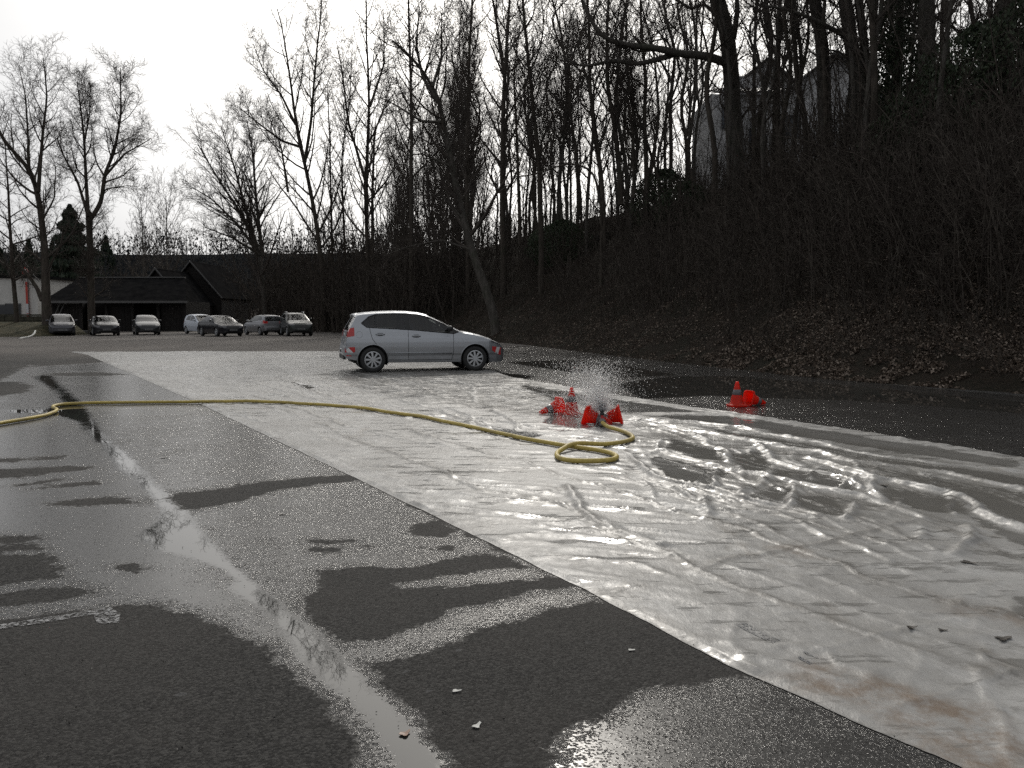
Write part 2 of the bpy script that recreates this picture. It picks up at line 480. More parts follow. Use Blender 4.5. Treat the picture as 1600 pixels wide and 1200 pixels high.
# far wooded ridge
fx = np.linspace(-330, 260, 120); fy = np.linspace(150, 420, 30)
FX, FY = np.meshgrid(fx, fy)
def ridge(x, y):
    t = np.clip((y - 150) / 160, 0, 1)
    return t * t * (3 - 2 * t) * (24 + 9 * (fbm(x * 0.012, y * 0.012, 21) - 0.5)) + 2 * (fbm(x * 0.06, y * 0.06, 4) - 0.5) - 0.5
FZ = ridge(FX, FY)
ii = np.arange(29)[:, None] * 120 + np.arange(119)[None, :]
ff = np.stack([ii, ii + 1, ii + 121, ii + 120], -1).reshape(-1, 4)
fh = mesh_obj('distant_hill', np.stack([FX.ravel(), FY.ravel(), FZ.ravel()], 1), ff, plain('far_wood_soil', C(0.014, 0.015, 0.0155), 0.95, 0.3, 0.1, ior=1.02), smooth=True)
tag(fh, 'dark wooded hill beyond the car park', kind='structure')

# ------------------------------------------------------------------ the plastic sheet
EL = GP([(110, 550), (135, 554), (310, 630), (563, 751), (920, 925), (1135, 1040), (1500, 1200), (1640, 1262)])
ER = GP([(545, 549), (690, 553), (800, 590), (980, 620), (1110, 641), (1330, 672), (1600, 716), (1900, 765), (2000, 780)])
def resample(p, w, k):
    """resample a polyline so that points sit at the given fractions of its length"""
    s = np.concatenate([[0], np.cumsum(np.hypot(*np.diff(p, axis=0).T))]); s /= s[-1]
    return np.stack([np.interp(w, s, p[:, 0]), np.interp(w, s, p[:, 1])], 1)
# rows run along the sheet from its far end to the near end
n_a, n_b = 500, 310
dfar = np.geomspace(31, 1.7, n_a)
lenL = np.hypot(EL[:, 0], EL[:, 1])
wl_ = np.linspace(0, 1, n_a)
wrow = 1 - (dfar - dfar[-1]) / (dfar[0] - dfar[-1])
Lp = resample(EL, wrow, n_a); Rp = resample(ER, wrow, n_a)
wob = (fbm(np.arange(n_a) * 0.12, np.zeros(n_a), 5) - 0.5)
Lp[:, 0] += wob * 0.03
t_ = np.linspace(0, 1, n_b)
sx = (Lp[:, None, 0] * (1 - t_) + Rp[:, None, 0] * t_).ravel()
sy = (Lp[:, None, 1] * (1 - t_) + Rp[:, None, 1] * t_).ravel()
RIDGES = [   # photo polyline, height cm, half width cm
    ([(987, 657), (1092, 662), (1162, 671), (1250, 688), (1337, 708), (1469, 727), (1600, 740), (1750, 760)], 2.6, 5),
    ([(987, 655), (1066, 671), (1180, 692), (1281, 708), (1337, 723), (1425, 734), (1600, 767), (1750, 795)], 3.0, 5),
    ([(1081, 679), (1110, 693), (1136, 708), (1134, 723)], 3.5, 5),
    ([(1189, 697), (1219, 721), (1250, 734), (1315, 749), (1355, 767)], 3.5, 5),
    ([(1276, 719), (1315, 734), (1359, 749), (1425, 760), (1482, 771), (1521, 793), (1556, 815), (1600, 832), (1700, 860)], 4.5, 6),
    ([(1359, 749), (1372, 771), (1385, 789)], 4.0, 5),
    ([(1018, 703), (1084, 721), (1145, 738), (1206, 745), (1215, 751), (1184, 765), (1158, 773)], 3.2, 4),
    ([(1206, 745), (1294, 767), (1350, 778), (1403, 797), (1447, 815)], 3.0, 4),
    ([(979, 705), (996, 727), (1014, 745), (1075, 758), (1162, 780), (1224, 795), (1285, 811)], 3.5, 5),
    ([(1237, 762), (1234, 778), (1228, 793)], 4.0, 5), ([(1337, 789), (1338, 802), (1333, 815)], 4.0, 5),
    ([(1439, 828), (1440, 842)], 2.0, 4), ([(1512, 828), (1511, 848), (1508, 867)], 3.5, 7),
    ([(1119, 736), (1127, 750), (1117, 762)], 3.0, 4),
    ([(1030, 690), (1022, 702), (1002, 712)], 3.0, 4),
    ([(1005, 782), (1075, 811), (1162, 832), (1215, 852), (1276, 867), (1337, 885), (1390, 913), (1469, 937), (1556, 955), (1700, 985)], 1.5, 1.6),
    ([(628, 671), (737, 702), (830, 728), (900, 749), (944, 765), (1000, 780)], 1.5, 2.0),
    ([(500, 662), (559, 690), (666, 727), (769, 771), (840, 780), (900, 797), (944, 828), (1009, 859), (1084, 889), (1145, 913), (1206, 942), (1250, 955)], 1.5, 1.6),
    ([(880, 760), (900, 789), (926, 815), (966, 832), (1027, 859)], 2.2, 5),
    ([(1084, 894), (1162, 872), (1272, 850), (1337, 837), (1442, 815)], 1.2, 2),
    ([(900, 918), (950, 921), (996, 916)], 1.0, 1.5),
    ([(1522, 1028), (1530, 1045), (1550, 1058), (1600, 1065), (1680, 1062)], 1.2, 1.6),
    ([(312, 568), (394, 598), (487, 624), (560, 640)], 1.6, 4), ([(425, 577), (519, 599), (612, 621), (690, 643), (760, 668)], 2.0, 4),
    ([(556, 582), (628, 596), (737, 615), (820, 632), (900, 655)], 2.0, 4), ([(360, 572), (470, 596), (560, 618)], 1.6, 4),
    ([(690, 590), (735, 603), (748, 630)], 1.8, 4), ([(760, 600), (850, 616), (980, 640)], 2.0, 4),
    ([(640, 655), (720, 650), (790, 660), (850, 672)], 2.2, 3), ([(770, 640), (810, 660), (800, 680)], 2.2, 3), ([(700, 640), (740, 650), (735, 665)], 2.0, 3),
    ([(1420, 850), (1520, 860), (1620, 885)], 1.2, 4), ([(1090, 1000), (1220, 1010), (1350, 1030)], 0.5, 3), ([(900, 870), (990, 880), (1060, 905)], 0.8, 3),
    ([(1290, 910), (1400, 950), (1520, 975)], 0.9, 4), ([(1250, 955), (1330, 985), (1450, 1030), (1560, 1070)], 0.9, 2),
    ([(260, 590), (360, 620), (470, 650)], 1.0, 3), ([(200, 570), (290, 600)], 1.0, 3),
]
SHEET_POOLS = [  # murky water; its dark colour also carries the hillside's reflection
    [(1025, 712), (1080, 725), (1140, 742), (1115, 760), (1060, 752), (1020, 735)], [(1050, 686), (1130, 705), (1128, 722), (1090, 718), (1040, 702)],
    [(1145, 712), (1190, 705), (1215, 728), (1200, 742), (1150, 735)], [(1210, 733), (1300, 742), (1350, 768), (1340, 775), (1280, 762), (1215, 747)],
    [(1165, 778), (1215, 758), (1230, 765), (1222, 788)], [(1240, 775), (1300, 775), (1325, 808), (1280, 808), (1235, 795)],
    [(1385, 762), (1480, 776), (1510, 795), (1500, 805), (1430, 800), (1390, 785)], [(1100, 668), (1300, 702), (1600, 748), (1700, 770), (1600, 760), (1350, 720), (1150, 683)],
    [(1330, 728), (1600, 772), (1750, 800), (1750, 850), (1600, 822), (1530, 790), (1420, 752)], 
    
    [(440, 595), (500, 605), (480, 610)],
    [(1535, 1040), (1610, 1064), (1680, 1060), (1610, 1035)],
    [(1500, 800), (1600, 840), (1640, 865), (1560, 845)],
    [(1000, 650), (1130, 650), (1330, 680), (1600, 722), (1600, 735), (1340, 700), (1170, 668)], [(800, 600), (950, 622), (1100, 645), (960, 645), (860, 625)],
    [(860, 640), (960, 665), (900, 672), (850, 660)], [(760, 668), (860, 680), (830, 686), (770, 678)],
    [(1590, 930), (1700, 960), (1640, 990), (1570, 960)],
]
STANDING_REFL = [[(985, 655), (1100, 656), (1330, 688), (1600, 735), (1800, 770), (1800, 900), (1600, 850), (1500, 825), (1320, 815), (1170, 785), (1060, 752), (1000, 715), (975, 680)],
    [(470, 584), (560, 580), (700, 578), (830, 590), (1000, 640), (960, 660), (850, 655), (740, 640), (600, 620), (500, 604)]]
# thinner folds fanning from the nozzle towards the right edge, and short ones tying them together
gr_ = np.random.default_rng(19)
for i in range(22):
    u0, v0 = gr_.uniform(960, 1350), gr_.uniform(655, 775)
    v0 = max(v0, 652 + (u0 - 960) * .17)
    sl = .20 + (v0 - 655) / 205 * .22 + gr_.normal(0, .05); ln_ = gr_.uniform(140, 420); pl_ = []
    for t in np.linspace(0, 1, 6): pl_.append((u0 + ln_ * t, v0 + ln_ * t * sl + gr_.normal(0, 2.2) + 6 * math.sin(t * 5 + i)))
    RIDGES.append((pl_, gr_.uniform(.8, 1.7), gr_.uniform(1.5, 3.0)))
for i in range(26):
    u0, v0 = gr_.uniform(1000, 1560), gr_.uniform(690, 800); v0 = max(v0, 660 + (u0 - 960) * .17)
    dx_, dy_ = gr_.normal(0, 16), gr_.uniform(10, 26)
    RIDGES.append(([(u0, v0), (u0 + dx_ * .5 + gr_.normal(0, 4), v0 + dy_ * .5), (u0 + dx_, v0 + dy_)], gr_.uniform(1.2, 2.8), gr_.uniform(2.5, 4)))
for i in range(34):
    u0, v0 = gr_.uniform(180, 820), gr_.uniform(562, 650); v0 = max(v0, 556 + abs(u0 - 300) * .03)
    sl = gr_.uniform(.12, .38); ln_ = gr_.uniform(40, 160)
    RIDGES.append(([(u0 + ln_ * t, v0 + ln_ * t * sl + gr_.normal(0, 1)) for t in (0, .35, .7, 1)], gr_.uniform(.8, 2.0), gr_.uniform(2, 4)))
dist0 = np.hypot(sx, sy)
z = np.zeros_like(sx)
jx = sx + (fbm(sx * 2.2, sy * 2.2, 41) - 0.5) * 0.22; jy = sy + (fbm(sx * 2.2, sy * 2.2, 57) - 0.5) * 0.22
seam_f = np.zeros_like(sx)
for (pl, hgt_, wid) in RIDGES:
    g = GP(pl); cut = wid * 0.05
    m = (jx > g[:, 0].min() - cut) & (jx < g[:, 0].max() + cut) & (jy > g[:, 1].min() - cut) & (jy < g[:, 1].max() + cut)
    if not m.any(): continue
    d = seg_dist(jx[m], jy[m], g, False)
    wv = wid * 0.0072 * (0.75 + 0.6 * fbm(sx[m] * 3, sy[m] * 3, 11))
    hv = hgt_ * 0.01 * (0.45 + 1.0 * fbm(sx[m] * 1.5, sy[m] * 1.5, 13))
    z[m] = np.maximum(z[m], hv * (0.6 * np.exp(-(d / wv) ** 2) + 0.4 * np.exp(-d / (wv * .45))))
    if wid < 2.5: seam_f[m] = np.maximum(seam_f[m], np.exp(-(d / 0.06) ** 2))
spool = np.full(sx.shape, -2.0)
for p in SHEET_POOLS: spool = np.maximum(spool, sd_poly(jx, jy, GP(p)))
sps = np.clip(0.012 * dist0, 0.05, 0.3)
spool = np.clip(spool / sps, -1, 1)
# loose wrinkling: elongated across the sheet, weaker in the water lying flat
ca, sa = math.cos(R(22)), math.sin(R(22))
qx, qy = sx * ca - sy * sa, sx * sa + sy * ca
wr1 = np.abs(fbm(qx * 0.9, qy * 4.5, 71, 3) - 0.5) * 2
wr2 = np.abs(fbm(qx * 3.2 + 7, qy * 1.6, 83, 3) - 0.5) * 2
amp = np.clip(1.15 - 0.07 * (sx + 5), 0.25, 1.3)
flat = 1 - 0.8 * np.clip(spool + 0.3, 0, 1)
z += flat * (0.016 * (1 - np.clip(wr1 * 5, 0, 1)) ** 1.5 * np.clip((fbm(sx * .5, sy * .5, 31) - .38) * 4, 0, 1) + 0.010 * (1 - np.clip(wr2 * 5, 0, 1)) ** 1.5 * np.clip((fbm(sx * .4, sy * .4, 35) - .45) * 4, 0, 1))
z += flat * 0.004 * (fbm(sx * 1.6, sy * 1.6, 91) - 0.4) + 0.003 * (fbm(sx * 9, sy * 9, 95) - 0.5) * flat
# thin sharp creases running down the sheet, and short ones across it
c2, s2 = math.cos(R(31)), math.sin(R(31))
ax_, ay_ = sx * c2 + sy * s2, -sx * s2 + sy * c2          # ay_ runs along the left edge
wx_ = ax_ + 0.25 * (fbm(sx * .7, sy * .7, 201) - .5)
def crease(a, b, fa, fb, seed, thr, sharp):
    q = np.abs(fbm(a * fa, b * fb, seed, 2) - 0.5) * 2
    m = np.clip((fbm(a * .6 + 3, b * .6, seed + 5, 3) - thr) * 5, 0, 1)
    return np.exp(-q * sharp) * m
z += flat * 1.5 * (0.007 * crease(wx_, ay_, 2.6, .28, 211, .42, 26) + 0.005 * crease(wx_, ay_, .5, 3.4, 223, .47, 24) + 0.004 * crease(wx_ + .6 * ay_, ay_, 3.5, .8, 237, .45, 22))
z = np.maximum(z, 0) + 0.006
edge_t = np.tile(t_, n_a)
z = np.where(edge_t < 0.004, 0.003, z)
ii = np.arange(n_a - 1)[:, None] * n_b + np.arange(n_b - 1)[None, :]
sf = np.stack([ii, ii + 1, ii + n_b + 1, ii + n_b], -1).reshape(-1, 4)[:, ::-1]

n = N('white_plastic_sheet')
at_p = n.attrib('pool'); at_s = n.attrib('seam')
e1 = n.noise(4.5, 8, 0.7); e2 = n.noise(28, 4, 0.6)
pm = n.math('ADD', at_p, n.math('MULTIPLY', n.math('SUBTRACT', e1, 0.5), 2.6))
# small puddles that the wrinkling alone decides
e3 = n.noise(1.7, 6, 0.68, stretch=(0.6, 2.6, 1))
pm2 = n.ramp(e3, 0.55, 0.61)
e4 = n.noise(3.8, 6, 0.7, stretch=(0.45, 2.2, 1))
pm3 = n.ramp(e4, 0.575, 0.62)
pool_refl = n.math('MAXIMUM', n.ramp(pm, -0.25, 0.4), n.math('MAXIMUM', n.math('MULTIPLY', pm2, 0.7), n.math('MULTIPLY', pm3, 0.7)))
dirt1 = n.noise(1.3, 8, 0.74); dirt2 = n.noise(7, 7, 0.75); dirt3 = n.noise(2.5, 6, 0.7, stretch=(1, 0.35, 1))
base = n.mix(n.ramp(dirt1, 0.3, 0.7), C(0.325, 0.322, 0.311), C(0.21, 0.205, 0.195))
base = n.mix(n.ramp(dirt2, 0.48, 0.72, 0, 0.55), base, C(0.155, 0.149, 0.138))
base = n.mix(n.ramp(dirt3, 0.55, 0.72, 0, 0.5), base, C(0.15, 0.127, 0.10))
rotm = n.new('ShaderNodeMapping'); rotm.inputs['Rotation'].default_value = (0, 0, R(-30)); n.link(n.coord(), rotm.inputs['Vector'])
smear = n.noise(2.6, 8, 0.72, vec=rotm.outputs[0], stretch=(2.4, 0.35, 1))
base = n.mix(n.ramp(smear, 0.5, 0.68, 0, 0.6), base, C(0.17, 0.164, 0.152))
base = n.mix(n.ramp(smear, 0.46, 0.32, 0, 0.5), base, C(0.42, 0.415, 0.405))
grit = n.ramp(n.noise(60, 3, 0.7), 0.64, 0.72)
grit = n.math('MULTIPLY', grit, n.ramp(n.noise(1.6, 4, 0.6), 0.5, 0.65))
base = n.mix(n.math('MULTIPLY', grit, 0.6), base, C(0.10, 0.094, 0.086))
base = n.mix(n.math('MULTIPLY', n.attrib('mud'), n.ramp(dirt2, 0.35, 0.65)), base, C(0.13, 0.088, 0.056))
base = n.mix(n.math('MULTIPLY', at_s, n.ramp(dirt2, 0.3, 0.7, 0.15, 0.8)), base, C(0.085, 0.078, 0.068))
stand_refl = n.math('MULTIPLY', n.attrib('standing'), n.ramp(e1, 0.25, 0.42, 0.55, 0.95))
base = n.mix(stand_refl, base, C(0.155, 0.149, 0.136))  # wet flats darkened in colour, standing in for the bank they mirror
base = n.mix(n.math('MULTIPLY', pool_refl, 0.5), base, C(0.125, 0.119, 0.107))  # murky water, with the mirrored dark hillside put into its colour
wob_ = n.bump(n.noise(22, 5, 0.6, stretch=(1, 0.5, 1)), n.math('MULTIPLY', n.math('SUBTRACT', 1.0, pool_refl), 0.35), 0.012)
wob2 = n.bump(n.noise(5, 3, 0.5), n.math('MULTIPLY', pool_refl, 0.02), 0.01, wob_)
rgh = n.mix(pool_refl, n.ramp(dirt2, 0.3, 0.7, 0.34, 0.55), C(0.07))
rgh = n.mix(n.math('MULTIPLY', stand_refl, 0.7), rgh, C(0.12))
pb = n.bsdf(base, rgh, wob2, ior=1.4, spec=n.math('ADD', 0.25, n.math('MULTIPLY', pool_refl, 0.2)))
tr = n.new('ShaderNodeBsdfTranslucent'); tr.inputs[0].default_value = C(0.5, 0.48, 0.45)
SHEET = n.m
sheet = mesh_obj('plastic_sheet', np.stack([sx, sy, z], 1), sf, SHEET, smooth=True)
standing = np.full(sx.shape, -2.0)
for p in STANDING_REFL: standing = np.maximum(standing, sd_poly(jx, jy, GP(p)))
attr(sheet, 'standing', np.clip(standing / .5 + .2, 0, 1) * np.clip(1.2 - z / .017, 0, 1))  # flats go dark, folds stay pale: reflection and skylight set by colour
attr(sheet, 'pool', spool); attr(sheet, 'seam', seam_f)
mud = np.zeros_like(sx)
for p, k in (([(1200, 1060), (1300, 1050), (1450, 1090), (1560, 1120), (1640, 1180), (1600, 1240), (1500, 1200), (1350, 1120)], 0.8), ([(1240, 1040), (1270, 1035), (1290, 1050), (1250, 1056)], 0.9), ([(1190, 850), (1250, 855), (1290, 872), (1220, 866)], 0.8), ([(1470, 930), (1600, 955), (1600, 985), (1500, 960)], 0.5)):
    mud = np.maximum(mud, k * np.clip(sd_poly(jx, jy, GP(p)) / 0.12 + 0.5, 0, 1))
attr(sheet, 'mud', mud)
tag(sheet, 'huge wrinkled white plastic sheet spread wet across the asphalt', 'plastic sheet')
from mathutils.bvhtree import BVHTree
_sx2, _sy2, _sz2 = sx, sy, z
def sheet_z(x, y):
    i = np.argmin((_sx2 - x) ** 2 + (_sy2 - y) ** 2)
    return float(_sz2[i]) if (_sx2[i] - x) ** 2 + (_sy2[i] - y) ** 2 < 0.04 else 0.0
# ------------------------------------------------------------------ cars
def paint(name, col, rough=0.28, metal=0.6, dirtk=0.12, ck=0.15):
    n = N(name)
    fl = n.noise(900, 2, 0.5)
    dirt = n.noise(2.5, 6, 0.65)
    sep = n.new('ShaderNodeSeparateXYZ'); n.link(n.coord(), sep.inputs[0])
    low = n.math('MULTIPLY', n.ramp(sep.outputs[2], 0.75, 0.2), n.ramp(dirt, 0.3, 0.7, 0.25 * dirtk, dirtk))
    c = n.mix(n.ramp(fl, 0.35, 0.65, 0, 0.25), col, C(col[0] * 0.7, col[1] * 0.7, col[2] * 0.7))
    c = n.mix(low, c, C(0.13, 0.12, 0.105))
    n.bsdf(c, n.math('ADD', rough, n.math('MULTIPLY', low, 0.3)), metal=metal, coat=ck, coat_rough=0.05, spec=0.25)
    return n.m
def glass(name, tint, mixv):
    n = N(name)
    tr = n.new('ShaderNodeBsdfTransparent'); tr.inputs[0].default_value = C(*tint)
    gl = n.new('ShaderNodeBsdfGlossy'); gl.inputs['Roughness'].default_value = 0.015; gl.inputs[0].default_value = C(1)
    fr = n.new('ShaderNodeFresnel'); fr.inputs[0].default_value = 1.5
    dif = n.new('ShaderNodeBsdfDiffuse'); n.link(n.mix(n.noise(6, 4, 0.6), C(0.02), C(0.06)), dif.inputs[0])
    m0 = n.new('ShaderNodeMixShader'); m0.inputs[0].default_value = mixv
    n.link(tr.outputs[0], m0.inputs[1]); n.link(dif.outputs[0], m0.inputs[2])
    m1 = n.new('ShaderNodeMixShader'); n.link(fr.outputs[0], m1.inputs[0])
    n.link(m0.outputs[0], m1.inputs[1]); n.link(gl.outputs[0], m1.inputs[2])
    n.link(m1.outputs[0], n.out.inputs[0])
    return n.m
GLASS = glass('car_glass', (0.66, 0.69, 0.68), 0.10)
HEADD = plain('lamp_dark', C(.06, .06, .065), .12, .3, 25, coat=.5)
PLATED = plain('plate_dull', C(.16), .6, .08, 30)
TRIM = plain('black_trim', C(0.018), 0.5, 0.2, 20)
RUBBER = plain('tyre_rubber', C(0.022), 0.75, 0.25, 30, bump=0.3, bscale=120)
HUB = plain('hubcap_silver', C(0.42, 0.43, 0.44), 0.38, 0.15, 12, metal=0.7)
HUBD = plain('wheel_steel_black', C(0.02), 0.6, 0.2, 12)
REDL = plain('tail_lamp_red', C(0.42, 0.012, 0.010), 0.12, 0.2, 40, coat=0.6)
CLEARL = plain('lamp_clear', C(0.32, 0.33, 0.34), 0.1, 0.35, 25, metal=0.5, coat=0.8)
SEAT = plain('seat_fabric', C(0.05, 0.05, 0.055), 0.9, 0.25, 14)
PLATE = plain('plate_white', C(0.62), 0.45, 0.06, 30)
INK = plain('plate_ink', C(0.02), 0.5, 0.1, 30)
REFRED = plain('reflective_red', C(0.45, 0.03, 0.03), 0.35, 0.15, 40)
REFWHITE = plain('reflective_white', C(0.6), 0.35, 0.08, 40)
CHROME = plain('chrome', C(0.6), 0.15, 0.05, 30, metal=1.0)

def pwl(pts):
    xs_, ys_ = zip(*pts)
    return lambda v: np.interp(v, xs_, ys_)
def smooth_curve(pts, k=3):
    """piecewise line softened by a short moving average, kept exact at the ends"""
    xs_ = np.array([p[0] for p in pts]); ys_ = np.array([p[1] for p in pts])
    g = np.linspace(xs_[0], xs_[-1], 1200); y = np.interp(g, xs_, ys_)
    w = max(3, int(1200 * 0.008 * k)) | 1
    yp = np.pad(y, w // 2, mode='reflect', reflect_type='odd')
    y2 = np.convolve(yp, np.ones(w) / w, 'valid')
    return lambda v: np.interp(v, g, y2)

def make_car(name, label, S, mat, group=None, fine=False):
    """S: shape table. Local frame: x from the rear (0) to the front (L), y to the left, z up."""
    root = empty(name)
    tag(root, label, 'car', group)
    L, Wd = S['L'], S['W'] / 2
    zt = smooth_curve(S['top'], 1.5); zb = smooth_curve(S['bot'], 2)
    wp = pwl(S['plan'])
    sec = smooth_curve(S['sec'], 3)
    crown = pwl(S['crown'])
    step = 0.013 if fine else 0.035
    # stations follow the arc length of the top outline
    g = np.linspace(0, L, 4000); zz = zt(g)
    arc = np.concatenate([[0], np.cumsum(np.hypot(np.diff(g), np.diff(zz) * 0.9))])
    ns = int(arc[-1] / step)
    X = np.interp(np.linspace(0, arc[-1], ns), arc, g)
    n1, n2, n3 = (5, 74, 34) if fine else (3, 30, 14)
    V = np.zeros((ns, n1 + n2 + n3, 3))
    T = np.zeros((ns, n1 + n2 + n3))           # section position: <0 bottom, 0..1 side, 1..2 top
    for i, x in enumerate(X):
        top, bot = float(zt(x)), float(zb(x))
        top = max(top, bot + 0.05)
        dr = min(float(crown(x)), (top - bot) * 0.6)
        ze = top - dr
        zs = np.linspace(bot, ze, n2)
        ysd = Wd * float(wp(x)) * sec(zs)
        V[i, :n1, 1] = np.linspace(0, ysd[0], n1, endpoint=False); V[i, :n1, 2] = bot + 0.0
        T[i, :n1] = -1
        V[i, n1:n1 + n2, 1] = ysd; V[i, n1:n1 + n2, 2] = zs; T[i, n1:n1 + n2] = np.linspace(0, 1, n2)
        th_ = np.linspace(0, math.pi / 2, n3 + 1)[1:]
        V[i, n1 + n2:, 1] = ysd[-1] * np.cos(th_) ** 0.75
        V[i, n1 + n2:, 2] = ze + dr * np.sin(th_) ** (0.85)
        V[i, n1 + n2 - 0:, 1][-1] = 0
        T[i, n1 + n2:] = 1 + np.linspace(0, 1, n3 + 1)[1:]
        V[i, :, 0] = x
    m = n1 + n2 + n3
    ii = np.arange(ns - 1)[:, None] * m + np.arange(m - 1)[None, :]
    Q = np.stack([ii, ii + m, ii + m + 1, ii + 1], -1).reshape(-1, 4)
    flatV = V.reshape(-1, 3); flatT = T.ravel()
    cen = flatV[Q].mean(1); ct = flatT[Q].mean(1)
    wid = np.repeat(V[:, n1 + n2 - 1, 1][:, None], m, 1).ravel()
    cw = np.abs(cen[:, 1]) / np.maximum(wid[Q].mean(1), 1e-3)
    xw = (S['xr'], S['xf']); rw = S['rw']
    side = (ct >= 0) & (ct <= 1.0 + 0.02)
    arch = np.zeros(len(Q), bool)
    for a in xw: arch |= (np.hypot(cen[:, 0] - a, cen[:, 2] - rw) < rw + 0.055) & (ct < 1.0) & (np.abs(cen[:, 1]) > Wd * 0.55)
    cls = np.zeros(len(Q), int)                 # 0 body
    ids = {0: 'body'}
    def put(mask, nm):
        k = len(ids); ids[k] = nm; cls[mask & (cls == 0)] = k; return k
    sidex = (np.abs(cen[:, 1]) > 0.35) & (ct >= 0) & (ct < 1.45)
    for nm, poly in S.get('glass', []):
        put(inside(cen[:, 0], cen[:, 2], np.array(poly)) & sidex & (ct < 1.3), nm)
    for nm, poly in S.get('doors', []):
        put(inside(cen[:, 0], cen[:, 2], np.array(poly)) & sidex & (ct < 1.0), nm)
    a0, a1, lim = S['windscreen']; put((cen[:, 0] > a0) & (cen[:, 0] < a1) & (ct > 1.0) & (cw < lim), 'windscreen')
    a0, a1, lim = S['rear_window']; put((cen[:, 0] > a0) & (cen[:, 0] < a1) & (ct > 1.0) & (cw < lim), 'rear_window')
    if 'tail' in S:
        x0, z0, z1, y0 = S['tail']; put((cen[:, 0] < x0) & (cen[:, 2] > z0 + (cen[:, 0]) * 0.15) & (cen[:, 2] < z1 + cen[:, 0] * 0.2) & (np.abs(cen[:, 1]) > y0), 'tail_light')
    if 'head' in S:
        x0, z0, z1, y0 = S['head']; put((cen[:, 0] > x0) & (cen[:, 2] > z0 + (L - cen[:, 0]) * 0.22) & (cen[:, 2] < z1 + (L - cen[:, 0]) * 0.22) & (np.abs(cen[:, 1]) > y0), 'headlight')
    if 'grille' in S:
        x0, z0, z1, y0 = S['grille']; put((cen[:, 0] > x0) & (cen[:, 2] > z0) & (cen[:, 2] < z1) & (np.abs(cen[:, 1]) < y0), 'grille')
    if 'lower' in S:
        x0, z0, z1, y0 = S['lower']; put((cen[:, 0] > x0) & (cen[:, 2] > z0) & (cen[:, 2] < z1) & (np.abs(cen[:, 1]) < y0), 'lower_grille')
    if 'hood' in S:
        a0, a1, lim = S['hood']; put((cen[:, 0] > a0) & (cen[:, 0] < a1) & (ct > 1.0) & (cw < lim), 'hood')
    if 'bumper' in S:
        z0, xb, xfb = S['bumper']; put((cen[:, 2] < z0) & (cen[:, 0] < xb) & (ct >= 0), 'rear_bumper'); put((cen[:, 2] < z0 - 0.02) & (cen[:, 0] > xfb) & (ct >= 0), 'front_bumper')
    # normals of the whole shell, so that the pieces shade as one surface
    dx = np.gradient(V, axis=0); dt = np.gradient(V, axis=1)
    NR = np.cross(dx, dt).reshape(-1, 3) * -1
    NR /= np.maximum(np.linalg.norm(NR, axis=1, keepdims=True), 1e-9)
    out = flatV + np.array([0, 0.5, 0.4]); s_ = np.sign(((flatV - np.array([L / 2, 0, 0.6])) * NR * np.array([0.3, 1, 1])).sum(1)); NR *= np.where(s_ == 0, 1, s_)[:, None]
    # seams: step the shell in where the class changes
    gridc = cls.reshape(ns - 1, m - 1)
    seam = np.zeros((ns, m), bool)
    d0 = gridc[1:, :] != gridc[:-1, :]; d1 = gridc[:, 1:] != gridc[:, :-1]
    seam[1:-1, :-1] |= d0; seam[1:-1, 1:] |= d0; seam[:-1, 1:-1] |= d1; seam[1:, 1:-1] |= d1
    seam[:, -1] = False; seam[:, 0] = False
    PV = flatV.copy()
    if fine: PV[seam.ravel()] -= NR[seam.ravel()] * 0.007
    glassv = np.zeros(len(flatV), bool)
    for k, nm in ids.items():
        if 'window' in nm or nm == 'windscreen': glassv[np.unique(Q[cls == k])] = True
    inner = glassv & ~seam.ravel()
    PV[inner] -= NR[inner] * 0.004
    arch_keep = ~arch
    mats = {'body': mat, 'windscreen': GLASS, 'rear_window': GLASS, 'tail_light': REDL, 'headlight': HEADD, 'grille': TRIM, 'lower_grille': TRIM}
    parts = {}
    for k, nm in ids.items():
        f = Q[(cls == k) & arch_keep]
        if len(f) == 0: continue
        mt = GLASS if 'side_window' in nm else mats.get(nm, mat)
        both = []
        for sgn in (1, -1):
            u = np.unique(f); rm = np.full(len(flatV), -1); rm[u] = np.arange(len(u))
            vv = PV[u].copy(); nn = NR[u].copy(); vv[:, 1] *= sgn; nn[:, 1] *= sgn
            fc = rm[f]
            # keep the winding outward
            q = vv[fc]; fn = np.cross(q[:, 1] - q[:, 0], q[:, 2] - q[:, 0]); flip = (fn * nn[fc[:, 0]]).sum(1).mean() < 0
            if flip: fc = fc[:, ::-1]
            both.append((vv, fc, nn))
        pair = nm in ('front_door', 'rear_door', 'tail_light', 'headlight') or 'side_window' in nm
        if pair: sets = [(b_[0], b_[1], b_[2]) for b_ in both]
        else: sets = [(np.vstack([both[0][0], both[1][0]]), np.vstack([both[0][1], both[1][1] + len(both[0][0])]), np.vstack([both[0][2], both[1][2]]))]
        for (vv, fc, nn) in sets:
            o = mesh_obj(nm, vv, np.ascontiguousarray(fc), mt, root, smooth=True)
            o.data.normals_split_custom_set_from_vertices([tuple(q) for q in nn])
            parts.setdefault(nm, []).append(o)
    # end caps (bumper faces), wheel wells, underside
    for i in (0, ns - 1):
        mb = MB()
        loop = [tuple(q) for q in V[i]] + [tuple(q * np.array([1, -1, 1])) for q in V[i][::-1]]
        mb.add(loop, [tuple(range(len(loop))) if i else tuple(range(len(loop)))[::-1]])
        mb.build('front_panel' if i else 'rear_panel', mat, root)
    mb = MB()
